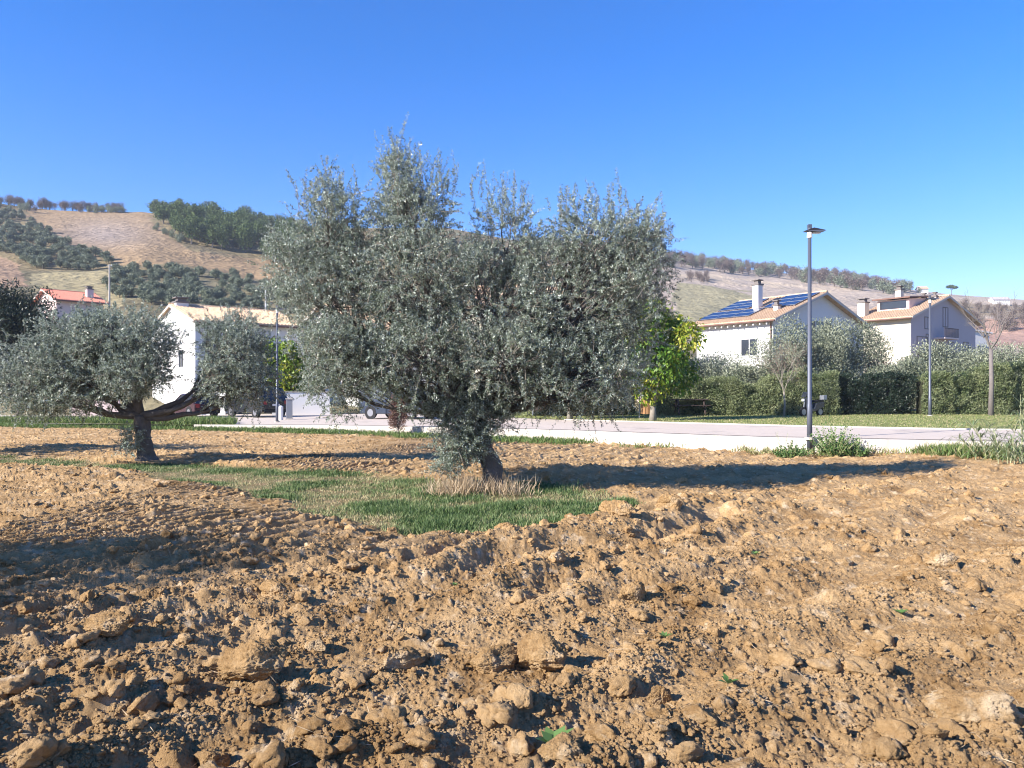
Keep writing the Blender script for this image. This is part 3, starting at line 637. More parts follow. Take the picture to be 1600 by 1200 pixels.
def bushy(name, label, cat, x, y, z0, h, w, dpt, n, ln, wd, lm, seed, group=None, trunk=.25, nb=26, up=.3, barkm='bark', tw=.05, crown='crown', shape=1.0):
    """tree or shrub with a clumped crown and a branched trunk"""
    r = np.random.default_rng(seed); root = thing(name, label, cat, (x, y, z0), group)
    zc = z0+h*(trunk+1)/2; hz = h*(1-trunk)/2; C = []; E = []
    for k in range(nb):
        d = rdir(r, 1)[0]; rr = r.random()**.45*.78; C.append((x+d[0]*rr*w/2, y+d[1]*rr*dpt/2, zc+d[2]*rr*hz)); s = r.uniform(.22, .4); E.append((w*s*.5, dpt*s*.5, hz*s*1.0))
    V, Fa, A = leafcloud(r, C, E, n, ln, wd, up)
    link(crown, npmesh(crown, V-np.array([x, y, z0]), Fa, M[lm], {'rnd': A}), root)
    tr = MB(); f = np.array([x, y, z0+h*max(trunk*.9, .12)]); tr.tube([(x, y, z0-.1), (x+.02, y, z0+h*trunk*.5), f], [tw*1.4, tw, tw*.9], 8)
    for c in C: tr.tube(bez(f, (f+np.array(c))/2+r.normal(0, .05*h, 3), c, 4), np.linspace(tw*.55, tw*.12, 4), 4, cap=False)
    tr.build('trunk', M[barkm], root, smooth_=True); return root
def bare_tree(label, px, ybase, D, ytop, wpx, seed, bark='twig', thick=.05, buds=True, fork=.3, name='bare_tree'):
    r = np.random.default_rng(seed); b = W(px, ybase, D); h = (ybase-ytop)/F*D; w = wpx/F*D/2; root = thing(name, label, 'tree', tuple(b)); tr = MB()
    f = b+np.array([0, 0, h*fork]); tr.tube([b-[0, 0, .1], (b+f)/2+[.04, 0, 0], f], [thick*1.3, thick, thick*.85], 8); bm_ = MB(); tips = []
    def grow(p, d, ln, rad, lev):
        q = p+d*ln; m_ = (p+q)/2+r.normal(0, .06, 3)*ln; bm_.tube(bez(p, m_, q, 4), np.linspace(rad, rad*.55, 4), 5 if lev < 2 else 3, cap=False); tips.append(q)
        if lev >= 4: return
        for _ in range(3 if lev < 3 else 4):
            nd = nrm(d+r.normal(0, .42, 3)+np.array([0, 0, .1])); s = r.uniform(.35, 1); grow(p+(q-p)*s, nd, ln*r.uniform(.55, .8), rad*.5, lev+1)
    for k in range(5):
        a = k*1.257+r.uniform(-.3, .3); d = nrm(np.array([math.cos(a)*w/(h*(1-fork)), math.sin(a)*w/(h*(1-fork)), 1.0])); grow(f, d, h*(1-fork)*.42, thick*.38, 0)
    tr.build('trunk', M[bark], root, smooth_=True); bm_.build('branches', M[bark], root)
    if buds:
        tips = np.array(tips); i = r.integers(0, len(tips), 1500); P = tips[i]+r.normal(0, .12, (1500, 3)); d = rdir(r, 1500)
        V, Fa, A = leaf_geo(P, d, nrm(np.cross(d, rdir(r, 1500))), r.uniform(.03, .07, 1500), r.uniform(.015, .03, 1500), r.random(1500))
        link('dry_leaves', npmesh('dry_leaves', V-b, Fa, M['dry_leaf'], {'rnd': A}), root)
    return root

# hedge along the lawn
def hedge(label, xa, xb, ya, yb, h, n, lm, seed, dark=False, depth=1.1):
    r = np.random.default_rng(seed); za = float(road_z(xa)); root = thing('hedge', label, 'hedge', ((xa+xb)/2, (ya+yb)/2, za), 'hedges along the far side of the lawn')
    t = r.random(n); x = xa+(xb-xa)*t; y0 = ya+(yb-ya)*t; s = r.random(n); q = r.random(n)
    stray = (r.random(n) < .06)*r.random(n)**2*.55
    top = h*(.97+fbm(x*.9+seed, x*0+3, 5)*.75)
    # front face, top and some inside
    z = np.where(q < .68, s*top, top*(.9+.14*s))+stray*(q >= .68); off = np.where(q < .68, r.normal(0, .09, n), r.random(n)*depth)+fbm(x*1.6, z*1.6+7, 4)*.8
    P = np.stack([x, y0+off, road_z(x)+z], -1); d = nrm(np.stack([r.normal(0, .6, n), r.normal(-.4, .5, n), r.normal(.6, .5, n)], -1))
    Nn = nrm(r.normal(size=(n, 3))*.6+np.array([0, -.7, .6])); Nn = nrm(Nn-d*(Nn*d).sum(1)[:, None])
    rv = np.clip(.5+fbm(x*1.5+9, z*2.5, 3)*1.3+r.normal(0, .2, n), 0, 1)
    V, Fa, A = leaf_geo(P, d, Nn, r.uniform(.06, .12, n), r.uniform(.03, .055, n), rv)
    link('foliage', npmesh('foliage', V-np.array(root.location), Fa, M[lm], {'rnd': A}), root)
    b = MB()
    for k in range(int(abs(xb-xa)/.45)):
        x = xa+(k+.5)*.45*np.sign(xb-xa); tt_ = (x-xa)/(xb-xa); y = ya+(yb-ya)*tt_+depth*.5
        for _ in range(4): b.tube([(x, y, float(road_z(x))-.1), (x+r.normal(0, .1), y+r.normal(0, .2), za+h*.5), (x+r.normal(0, .3), y+r.normal(0, .3), za+h*.92)], [.03, .02, .01], 4)
    b.build('stems', M['bark'], root)
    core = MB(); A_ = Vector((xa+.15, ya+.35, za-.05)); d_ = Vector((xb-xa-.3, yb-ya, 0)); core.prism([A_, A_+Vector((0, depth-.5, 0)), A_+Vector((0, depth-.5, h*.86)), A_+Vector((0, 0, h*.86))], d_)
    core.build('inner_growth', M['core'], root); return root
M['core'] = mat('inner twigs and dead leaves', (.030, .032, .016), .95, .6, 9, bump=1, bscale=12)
def hy(x): return 43.2-(x-6)*.2
def hx(px): # x on the hedge line for an image column
    u = (px-HX)/F; return (43.2+1.2)*u/(1+.2*u)
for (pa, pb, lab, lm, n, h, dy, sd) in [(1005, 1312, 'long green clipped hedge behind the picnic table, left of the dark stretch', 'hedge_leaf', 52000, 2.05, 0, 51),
        (1316, 1438, 'stretch of hedge between the two lighter hedges, with its shade put into the dark leaf colour', 'dark_leaf', 22000, 2.1, .5, 52),  # shadow on this stretch is put into its near-black leaf colour
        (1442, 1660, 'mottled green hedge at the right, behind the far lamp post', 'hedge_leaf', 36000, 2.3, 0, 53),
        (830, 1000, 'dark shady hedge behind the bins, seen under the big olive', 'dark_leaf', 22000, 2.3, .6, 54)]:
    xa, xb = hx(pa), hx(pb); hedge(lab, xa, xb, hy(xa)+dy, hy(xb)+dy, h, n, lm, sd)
# trees and bushes behind the hedge: (px, D, y top, width px, material, leaf scale, label, name, category)
BT = [(1050, 48, 566, 110, 'grey_bush', 'grey green olive bush behind the hedge, right of the bright green tree', 'olive_bush', 'bush'),
      (1115, 48, 562, 120, 'grey_bush', 'low grey green olive bush behind the hedge, under the white house wall', 'olive_bush', 'bush'),
      (1190, 47, 572, 90, 'grey_bush', 'small grey green bush behind the slender bare tree', 'olive_bush', 'bush'),
      (1245, 46, 505, 90, 'grey_bush', 'tall olive green bush behind the near lamp post', 'olive_bush', 'bush'),
      (1318, 47, 505, 95, 'grey_bush', 'tall rounded grey green tree in front of the shaded gable with solar roof', 'olive_bush', 'bush'),
      (1372, 49, 548, 70, 'dry_leaf', 'brownish half bare shrub between the solar roofed house and the cream house', 'dry_shrub', 'shrub'),
      (1412, 46, 560, 80, 'grey_bush', 'grey green bush at the foot of the cream house wall', 'olive_bush', 'bush'),
      (1480, 47, 545, 110, 'grey_bush', 'wide grey green bush below the shaded gable of the cream house', 'olive_bush', 'bush'),
      (1575, 46, 545, 130, 'grey_bush', 'wide grey green bush at the right edge behind the hedge', 'olive_bush', 'bush'),
      (1660, 45, 535, 120, 'grey_bush', 'grey green bush cut by the right edge', 'olive_bush', 'bush')]
for i, (px, D, yt, wpx, lm, lab, nm, ct) in enumerate(BT):
    x = (px-HX)/F*D; z0 = float(terrain(x, D)); top = CAMZ+(HY-yt)/F*D; w = wpx/F*D
    bushy(nm, lab, ct, x, D, z0, (top-z0)*1.12, w*1.6, w, 26000 if lm != 'dry_leaf' else 6000, .14, .055, lm, 60+i, trunk=.05, nb=34, up=.8)
def at_tree(px, D, yt, yb, wpx, *a, **k): pass
x, D = (1003-HX)/F*35.9, 35.9
bushy('persimmon_tree', 'bright green and yellow leaved tree showing at the right side of the big olive', 'tree', x+.5, D, float(road_z(x)), (655-448)/F*D, 5.2, 3.6, 17000, .22, .11, 'persimmon_leaf', 81, trunk=.14, nb=34, up=-.9, tw=.14, barkm='twig')
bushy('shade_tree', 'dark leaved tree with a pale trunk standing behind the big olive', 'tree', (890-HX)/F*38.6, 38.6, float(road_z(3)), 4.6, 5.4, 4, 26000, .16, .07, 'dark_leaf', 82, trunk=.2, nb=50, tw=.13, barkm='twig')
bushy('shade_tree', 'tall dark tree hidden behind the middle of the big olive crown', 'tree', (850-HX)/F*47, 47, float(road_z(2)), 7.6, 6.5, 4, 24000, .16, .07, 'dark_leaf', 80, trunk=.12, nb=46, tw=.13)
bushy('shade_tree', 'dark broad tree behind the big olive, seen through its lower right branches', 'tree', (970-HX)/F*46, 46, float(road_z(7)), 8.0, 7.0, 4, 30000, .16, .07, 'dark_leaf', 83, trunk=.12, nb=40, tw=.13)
bushy('evergreen_tree', 'dark dense evergreen tree at the left edge beside the red roofed house', 'tree', (30-HX)/F*52, 52, 0, 9.0, 8.0, 5, 36000, .22, .09, 'dark_leaf', 84, trunk=.08, nb=50, tw=.16)
bushy('fig_tree', 'bright green leafed tree behind the left far lamp post', 'tree', (442-HX)/F*54, 54, 0, 5.4, 4.2, 3, 8000, .3, .16, 'persimmon_leaf', 85, trunk=.2, nb=26, up=-.2, tw=.1)
bushy('autumn_shrub', 'yellow and rust coloured shrub behind the white wall', 'shrub', (486-HX)/F*56, 56, 0, 3.2, 2.4, 1.4, 3500, .14, .07, 'yellow_leaf', 86, trunk=.05, nb=18, up=.7)
bushy('garden_tree', 'dark garden tree between the parked cars and the white house', 'tree', (375-HX)/F*56, 56, 0, 3.6, 4.2, 3, 9000, .2, .09, 'dark_leaf', 87, trunk=.1, nb=26, tw=.1)
bushy('dry_shrub', 'dry purple brown shrub standing at the wall in front of the parked SUV', 'shrub', (622-HX)/F*31.6, 31.6, -.2, 1.9, 1.15, .9, 3800, .09, .03, 'dry_leaf', 88, trunk=.02, nb=20, up=1.2, tw=.02)
def weed(label, px, D, h, w, n, seed, ln=.07, wd=.03, name='weed_bush'):
    r = np.random.default_rng(seed); x = (px-HX)/F*D; z, _ = field_h(np.array([x]), np.array([D]), False); z0 = float(z[0]); root = thing(name, label, 'weed', (x, D, z0))
    a = r.uniform(0, 6.283, n); rr = r.random(n)**.7; S = np.stack([np.cos(a)*rr*w*.22, np.sin(a)*rr*w*.2, np.zeros(n)], -1)
    d = nrm(np.stack([np.cos(a)*rr*.9, np.sin(a)*rr*.8, np.ones(n)*.9], -1)+r.normal(0, .16, (n, 3))); L = h*r.uniform(.35, 1.1, n)*(1.1-.35*rr)
    V, Fa, A = shoots(r, S, d, L, 16, ln, wd, droop=.15, rndbase=r.uniform(.2, .9, n)); link('leaves', npmesh('leaves', V, Fa, M['weed_leaf'], {'rnd': A}), root)
    m_ = MB()
    for q in range(n): m_.tube([Vector(S[q])+root.location, Vector(S[q]+d[q]*L[q]*.98-np.array([0, 0, .15*L[q]]))+root.location], [.006, .003], 3)
    m_.build('stems', M['straw_solid'], root)
M['straw_solid'] = mat('pale cane', (.30, .32, .16), .8)
weed('leafy green weed bush at the foot of the near lamp post, on its right', 1303, 21.2, 1.1, 1.1, 120, 89, .085, .045)
weed('low green weed clump at the foot of the near lamp post, on its left', 1238, 21.4, .5, 1.6, 80, 90, .08, .04)
weed('dark green weed bush spreading right of the leafy one by the lamp', 1336, 21, .65, 1.0, 70, 91, .08, .04)
weed('thin dry weed standing in front of the wall, left of the near lamp post', 1222, 22.0, .75, .5, 7, 92, .05, .012)
for q, px in enumerate((385, 430, 500, 540, 905, 1100, 1160, 1190)): pass
bare_tree('slender bare young tree with a pale trunk in front of the hedge', 1225, 651, 39.5, 520, 85, 95)
bare_tree('tall bare tree with a thick grey trunk at the right', 1548, 652, 38, 440, 110, 96, thick=.14, fork=.48, buds=False, bark='barkgrey') if False else None
M['barkgrey'] = mat('grey bark', (.16, .14, .13), .9, .3, 8)
bare_tree('tall bare tree with a thick grey trunk at the right', 1548, 652, 38, 440, 110, 96, thick=.11, fork=.5, buds=False, bark='barkgrey')

# giant reeds at the right edge
def reed(label, px, D, h, seed, lean=0):
    r = np.random.default_rng(seed); x = (px-HX)/F*D; z0 = .02; root = thing('reed_plant', label, 'reed', (x, D, z0), 'giant reeds at the end of the wall'); st = MB(); geo = []
    for k in range(7):
        b = np.array([x+r.normal(0, .18), D+r.normal(0, .15), z0-.05]); hh = h*r.uniform(.55, 1); tip = b+np.array([lean*hh+r.normal(0, .15), r.normal(0, .1), hh]); pts = bez(b, b+[0, 0, hh*.6], tip, 7); st.tube(pts, np.linspace(.012, .004, 7), 5)
        n = 14; t = r.uniform(.2, 1, n); P = np.array([pts[int(q*5.99)] for q in t]); a = r.uniform(0, 6.283, n)
        for seg in range(3):   # arching ribbon leaves, three segments each
            if seg == 0: d = nrm(np.stack([np.cos(a), np.sin(a), np.full(n, 1.1)], -1)); ln = r.uniform(.14, .24, n)
            up_ = np.array([0, 0, 1.]); Nn = nrm(np.cross(d, np.cross(up_, d)+1e-6)); L = ln
            geo.append(leaf_geo(P, d, Nn, L*1.15, np.full(n, .032-.006*seg), r.random(n), .03)); P = P+d*L[:, None]; d = nrm(d+np.array([0, 0, -.75]))
    V, Fa, A = merge(geo); link('leaves', npmesh('leaves', V-np.array([x, D, z0]), Fa, M['reed_leaf'], {'rnd': A}), root); st.build('stalks', M['straw_solid'], root)
M['straw_solid'] = mat('pale cane', (.34, .34, .2), .8)
reed('tall pale green reed clump at the right edge', 1592, 17.6, 1.75, 101, -.1)
reed('reed clump leaning left beside the tall one', 1545, 17.9, 1.0, 102, -.35)
reed('short reed clump at the end of the green weeds', 1572, 16.9, .8, 103, .1)
n = 5000; r = np.random.default_rng(104); x = r.uniform(10.2, 13.5, n); Y = 19.0-(x-10.2)*.65+r.normal(0, .5, n); z, _ = field_h(x, Y)
gv = blades(r, x, Y, z, r.uniform(.1, .35, n), r.uniform(.015, .03, n), np.clip(r.normal(.45, .3, n), 0, 1)); o = link('weeds', npmesh('weeds', gv[0], gv[1], M['greengrass'], {'rnd': gv[2]})); tag(o, 'weeds and dry grass round the reeds at the right end of the wall', 'weeds', kind='stuff')
# dry grass tuft at the big olive's foot
n = 1500; r = np.random.default_rng(105); x = np.where(r.random(n) < .8, r.normal(-.82, .2, n), r.normal(-.1, .22, n)); Y = 12.2+r.normal(0, .16, n); z, _ = field_h(x, Y)
gv = blades(r, x, Y, z, r.uniform(.1, .42, n), r.uniform(.006, .012, n), r.random(n)); o = link('dry_grass', npmesh('dry_grass', gv[0], gv[1], M['straw'], {'rnd': gv[2]})); tag(o, 'dry straw coloured grass tuft round the foot of the big olive', 'dry grass', kind='stuff')
# seedlings in the foreground
for i, (px, py, s, lab) in enumerate([(865, 1140, .12, 'bright green seedling with broad leaves near the bottom centre'), (1038, 1008, .05, 'tiny green seedling right of the cracked clod'), (1138, 1076, .06, 'small flat green seedling in the lower right of the field'), (1532, 1140, .06, 'thin green sprout between pale clods in the lower right'), (1408, 950, .06, 'small grey green weed on the hump at right'), (1180, 862, .07, 'small pale green weed right of the middle of the field'), (710, 920, .04, 'tiny green sprout below the ridge of clods')]):
    x, D = G(px, py, .05); z, _ = field_h(np.array([x]), np.array([D])); r = np.random.default_rng(110+i); n = 7; a = np.arange(n)*2.4; d = nrm(np.stack([np.cos(a), np.sin(a), r.uniform(.3, .9, n)], -1)); Nn = nrm(np.cross(d, np.cross([0, 0, 1.], d)))
    V, Fa, A = leaf_geo(np.zeros((n, 3)), d, Nn, s*r.uniform(.7, 1.2, n), s*.5*np.ones(n), r.uniform(.4, 1, n), .1)
    o = link('seedling', npmesh('seedling', V, Fa, M['weed_leaf'], {'rnd': A}), loc=(x, D, float(z[0])+.03)); tag(o, lab, 'seedling')

# ------------------------------------------------------------------ trees on the hill (shared meshes)
def proto_tree(name, lm, seed, n, h, w, ln, wd, trunk=.15, nb=14, flat=False):
    r = np.random.default_rng(seed); C = []; E = []; hz = h*(1-trunk)/2; zc = h*(1+trunk)/2
    for k in range(nb):
        d = rdir(r, 1)[0]; rr = r.random()**.5*.72; C.append((d[0]*rr*w/2, d[1]*rr*w/2, zc+d[2]*rr*hz)); s = r.uniform(.3, .5); E.append((w*s*.5, w*s*.5, hz*s))
    V, Fa, A = leafcloud(r, C, E, n, ln, wd, .2); cm = npmesh(name+'_crown', V, Fa, M[lm], {'rnd': A})
    t = MB().tube([(0, 0, -.3), (0, 0, h*.5)], [w*.04, w*.02], 6)
    me = bpy.data.meshes.new(name+'_trunk'); me.from_pydata(t.v, [], t.f); me.materials.append(M['bark']); return cm, me
PR = {'o': [proto_tree('hill_olive', 'hill_olive', s, 1100, 3.0, 3.6, .42, .2) for s in (1, 2, 3)],
      'p': [proto_tree('hill_pine', 'hill_pine', s, 1700, 10, 8, .8, .38, .1, 20) for s in (4, 5, 6)],
      'b': [proto_tree('hill_bare', 'hill_bare', s, 900, 8, 6.5, .7, .2, .02, 18) for s in (7, 8)],
      'd': [proto_tree('hill_dark', 'hill_olive', s, 1100, 8, 7.5, .7, .35, .02, 18) for s in (9, 10)]}
hr = np.random.default_rng(77)
def hill_tree(kind, px, py, sc_, name, label, cat, group):
    x, D, z = on_hill(px, py); k = int(hr.integers(0, len(PR[kind]))); s = sc_*hr.uniform(.8, 1.2)
    root = thing(name, label, cat, (x, D, z-.2), group); root.rotation_euler = (0, 0, hr.uniform(0, 6.28)); root.scale = (s, s, s*hr.uniform(.85, 1.1))
    link('crown', PR[kind][k][0], root); link('trunk', PR[kind][k][1], root)
def in_poly(poly, n, step=None):
    xs = [p[0] for p in poly]; ys = [p[1] for p in poly]; out = []; tries = 0
    while len(out) < n and tries < 20000:
        tries += 1; p = (hr.uniform(min(xs), max(xs)), hr.uniform(min(ys), max(ys)))
        if not poly_mask(np.array([p[0]]), np.array([p[1]]), poly)[0]: continue
        if step and any(abs(p[0]-q[0]) < step[0] and abs(p[1]-q[1]) < step[1] for q in out): continue
        out.append(p)
    return out
for p in in_poly([(-30, 335), (20, 328), (50, 345), (95, 382), (160, 403), (172, 412), (150, 424), (40, 420), (20, 398), (-30, 392)], 130, (7, 3)):
    hill_tree('o', *p, .85, 'hill_olive_tree', 'small grey green olive tree in the grove on the upper left slope', 'olive tree', 'olive grove on the upper left slope')
for p in in_poly([(165, 425), (230, 420), (340, 432), (470, 445), (470, 492), (250, 480), (170, 462)], 110, (9, 3.5)):
    hill_tree('o', *p, .8, 'hill_olive_tree', 'grey green olive tree in the lower grove behind the white house', 'olive tree', 'olive grove behind the white house')
for p in in_poly([(235, 336), (300, 343), (380, 352), (450, 362), (560, 372), (560, 430), (450, 425), (400, 402), (300, 385), (268, 362)], 85, (8, 4)):
    hill_tree('p', *p, .88, 'pine_tree', 'dark green pine in the wood on the hilltop left of the big olive', 'pine tree', 'pines of the hilltop wood')
for p in in_poly([(235, 333), (300, 340), (380, 351), (450, 360), (450, 368), (380, 360), (300, 350), (240, 340)], 16, (9, 2)):
    hill_tree('p', *p, .8, 'pine_tree', 'dark green pine in the wood on the hilltop left of the big olive', 'pine tree', 'pines of the hilltop wood')
for p in in_poly([(-30, 318), (190, 327), (190, 333), (-30, 325)], 44, (3, .5)):
    hill_tree('b', *p, .62, 'bare_hill_tree', 'thin bare tree on the skyline of the left hill', 'tree', 'bare trees on the left skyline')
for p in in_poly([(-30, 318), (48, 325), (48, 333), (-30, 326)], 14, (4, .5))+in_poly([(130, 328), (195, 329), (195, 334), (130, 333)], 10, (4, .5)):
    hill_tree('d', *p, .45, 'skyline_shrub', 'dark shrub in the band along the left skyline', 'shrub', 'dark shrubs on the left skyline')
for px, s, lab in ((55, .5, 'round brownish tree at the top left corner of the brown hill field'), (125, .5, 'round pale tree at the top edge of the brown hill field'), (150, .5, 'dark bushy tree right of the pale tree on the left skyline'), (172, .42, 'dark bush at the right end of the left skyline trees')):
    hill_tree('d' if px > 140 else 'b', px, 333, s, 'skyline_tree', lab, 'tree', None)
for p in in_poly([(230, 350), (262, 358), (300, 385), (285, 385), (245, 362)], 8, (5, 2)): hill_tree('d', *p, .35, 'hill_bush', 'dark bush at the left foot of the hilltop pine wood', 'bush', 'bushes at the foot of the pine wood')
for p in in_poly([(820, 382), (1060, 406), (1200, 422), (1330, 438), (1425, 455), (1400, 462), (1300, 449), (1200, 434), (1060, 418), (820, 395)], 290, (3, 1.5)):
    k = hr.random() < .45; hill_tree('b' if k else 'd', *p, .95 if k else .85, 'bare_hill_tree' if k else 'wood_tree', 'brown bare tree in the wood along the right skyline' if k else 'dark grey green tree in the wood along the right skyline', 'tree', 'bare trees of the right skyline wood' if k else 'dark trees of the right skyline wood')
for p in in_poly([(1480, 480), (1640, 478), (1640, 520), (1500, 520)], 40, (8, 3)): hill_tree('b', *p, .55, 'bare_hill_tree', 'brownish leafless tree on the lower slope behind the cream house', 'tree', 'leafless trees on the right lower slope')
for p in in_poly([(1075, 433), (1110, 436), (1110, 446), (1075, 442)], 8, (4, 2)): hill_tree('b', *p, .5, 'bare_hill_tree', 'brown bush in the small clump on the tan field above the solar roof', 'bush', 'brown clump on the tan field')
for p in in_poly([(700, 385), (900, 395), (1040, 425), (1060, 470), (700, 470)], 40, (10, 5)): hill_tree('o', *p, 1.0, 'hill_olive_tree', 'olive tree on the slope hidden behind the big olive crown', 'olive tree', 'olives behind the big olive crown')
for px, s, lab in ((1437, .6, 'rounded dark tree just left of the umbrella pine on the skyline'), (1443, .45, 'small round dark tree on the skyline between the wood and the umbrella pine')): hill_tree('d', px, 458, s, 'skyline_tree', lab, 'tree', None)
# umbrella pine
x, D, z = on_hill(1487, 462); root = thing('umbrella_pine', 'flat topped umbrella pine alone on the right skyline', 'pine tree', (x, D, z)); r = np.random.default_rng(5)
V, Fa, A = leafcloud(r, [(-1.5, 0, 5.8), (1.6, 0, 5.6), (0, .6, 6.3), (2.8, 0, 5.4)], [(2.3, 1.8, .8), (2.2, 1.8, .8), (2, 1.8, .8), (1.4, 1, .5)], 2500, .6, .3)
link('crown', npmesh('crown', V, Fa, M['hill_pine'], {'rnd': A}), root); t = MB().tube([(x, D, z-.5), (x, D, z+3), (x+.2, D, z+5.5)], [.3, .22, .15], 6); t.tube([(x, D, z+3.5), (x+2, D, z+5.4)], [.15, .08], 5); t.tube([(x, D, z+3.5), (x-1.6, D, z+5.4)], [.15, .08], 5); t.build('trunk', M['bark'], root)

# ------------------------------------------------------------------ houses
class House:
    def __init__(s, name, label, px, D, gdir, ldir, gw, ll, z0, ze, zr, wall, tiles, oh=.6, gh=.5):
        s.c = Vector(((px-HX)/F*D, D, 0)); s.g = Vector((*gdir, 0)).normalized(); s.l = Vector((*ldir, 0)).normalized(); s.gw, s.ll, s.z0, s.ze, s.zr = gw, ll, z0, ze, zr
        s.root = thing(name, label, 'house', (s.c.x, s.c.y, z0)); s.oh = oh; s.gh = gh
        m_ = MB(); m_.prism([s.P(0, 0, z0-1), s.P(gw, 0, z0-1), s.P(gw, 0, ze), s.P(gw/2, 0, zr), s.P(0, 0, ze)], s.l*ll); m_.build('wall', wall, s.root)
        sl = (zr-ze)/(gw/2); s.sl = sl; th = .16; s.roof = None; rf = MB()
        for sg in (0, 1):
            def q(a, b, dz): return s.P(a if sg == 0 else gw-a, b, ze+sl*a+dz)
            a0 = -oh; a1 = gw/2
            rf.prism([q(a0, -gh, .03), q(a1, -gh, .03), q(a1, -gh, .03+th), q(a0, -gh, .03+th)], s.l*(ll+2*gh))
            # tile rolls down the slope
            nr = int((ll+2*gh)/.3)
            for k in range(nr):
                b = -gh+.15+k*.3; rf.tube([q(a0-.02, b, th+.05), q(a1, b, th+.05)], .055, 5)
        rf.tube([s.P(gw/2, -gh, zr+.2), s.P(gw/2, ll+gh, zr+.2)], .11, 6)
        s.roof = rf.build('roof', tiles, s.root)
        f = MB()
        for sg in (0, 1):
            def q(a, b, dz): return s.P(a if sg == 0 else gw-a, b, ze+sl*a+dz)
            f.prism([q(-oh+.02, -gh-.03, -.06), q(gw/2, -gh-.03, -.06), q(gw/2, -gh-.03, .14), q(-oh+.02, -gh-.03, .14)], s.l*.028)
        f.build('fascia', M['fascia'], s.root)
        g = MB(); g.tube([s.P(-oh-.07, -gh, ze-sl*oh+.02), s.P(-oh-.07, ll+gh, ze-sl*oh+.02)], .075, 8); g.build('gutter', M['gutter'], s.root)
    def P(s, a, b, z): return Vector((s.c.x, s.c.y, 0))+s.g*a+s.l*b+Vector((0, 0, z))
    def window(s, side, pos, z, w, h, glass='glass', frame='white', shutters=False, sill=True):
        """side 'g': gable wall, 'l': long wall"""
        def Q(t, o, zz): return s.P(t, -o, zz) if side == 'g' else s.P(-o, t, zz)
        def bx(t0, t1, z0, z1, o0, o1): m_.prism([Q(t0, o0, z0), Q(t1, o0, z0), Q(t1, o0, z1), Q(t0, o0, z1)], Q(0, o1, 0)-Q(0, o0, 0))
        m_ = MB(); t0, t1 = pos-w/2, pos+w/2; f_ = .07
        bx(t0-f_, t1+f_, z+h, z+h+f_, -.02, .06); bx(t0-f_, t1+f_, z-f_, z, -.02, .06); bx(t0-f_, t0, z, z+h, -.02, .06); bx(t1, t1+f_, z, z+h, -.02, .06); bx(pos-.03, pos+.03, z, z+h, -.01, .04)
        wo = m_.build('window', M[frame], s.root); m_ = MB(); bx(t0, pos-.03, z, z+h, -.05, .015); bx(pos+.03, t1, z, z+h, -.05, .015); m_.build('pane', M[glass], wo)
        if shutters:
            for a, b in ((t0-f_-w*.48, t0-f_-.01), (t1+f_+.01, t1+f_+w*.48)):
                m_ = MB(); bx(a, b, z, z+h, .005, .05)
                for k in range(6): bx(a+.04, b-.04, z+.1+k*h*.15, z+.15+k*h*.15, .052, .065)
                m_.build('shutter', M['shutter'], wo)
    def chimney(s, a, b, w=.6, h=1.3, cap='cap', mat_='white'):
        zb = s.ze+s.sl*min(a, s.gw-a); c = s.P(a, b, 0); an = math.atan2(s.g.y, s.g.x); m_ = MB(); m_.box((c.x, c.y, zb+h/2-.15), (w, w, h+.3), an)
        o = m_.build('chimney', M[mat_], s.roof); m_ = MB(); m_.box((c.x, c.y, zb+h+.07), (w+.16, w+.16, .12), an); m_.box((c.x, c.y, zb+h+.26), (w*.7, w*.7, .26), an); m_.box((c.x, c.y, zb+h+.44), (w+.1, w+.1, .08), an); m_.build('chimney_cap', M['shutter'], o)
M['fascia'] = mat('pale fascia', (.5, .45, .4), .8); M['gutter'] = mat('brown gutter', (.16, .09, .07), .5, metal=.2)
c20, s20 = math.cos(R(36)), math.sin(R(36))
x0, D = 1208, 60.0
h1 = House('white_house', 'white house with blue solar panels on its tiled roof and a tall white chimney', x0, D, (c20, s20), (-s20, c20), 13.0, 7.6, .4, 7.28, 9.65, M['white'], M['tiles'], .55, .55)
h1.window('l', 2.2, 4.5, 1.5, 1.3, shutters=False); h1.window('l', 6.2, 4.3, 1.4, 1.3, glass='white'); h1.window('g', 6.4, 5.0, 1.4, 2.4, shutters=True); h1.window('g', 2.6, 5.0, .9, 1.2)
h1.window('g', 10.2, 4.8, 1.2, 1.3)
def pv(a0, a1, b0, b1):
    m_ = MB(); s = h1; z = lambda a, dz: s.ze+s.sl*a+dz
    m_.prism([s.P(a0, b0, z(a0, .27)), s.P(a1, b0, z(a1, .27)), s.P(a1, b0, z(a1, .33)), s.P(a0, b0, z(a0, .33))], s.l*(b1-b0)); o = m_.build('solar_panel', M['pv'], h1.root); m_ = MB()
    na = max(1, round((a1-a0)/1.0)); nb = max(1, round((b1-b0)/1.65))
    for k in range(na+1):
        a = a0+(a1-a0)*k/na; m_.prism([s.P(a-.02, b0, z(a-.02, .325)), s.P(a+.02, b0, z(a+.02, .325)), s.P(a+.02, b0, z(a+.02, .345)), s.P(a-.02, b0, z(a-.02, .345))], s.l*(b1-b0))
    for k in range(nb+1):
        b = b0+(b1-b0)*k/nb; m_.prism([s.P(a0, b-.02, z(a0, .325)), s.P(a1, b-.02, z(a1, .325)), s.P(a1, b-.02, z(a1, .347)), s.P(a0, b-.02, z(a0, .347))], s.l*.04)
    m_.build('panel_frame', M['grey_metal'], o)
pv(2.6, 6.0, -.2, 2.9); pv(.5, 2.6, 2.6, 7.9); pv(3.1, 5.9, 4.6, 7.9)
h1.chimney(3.2, 3.8, .6, 2.1); h1.chimney(1.9, 1.0, .4, .5)
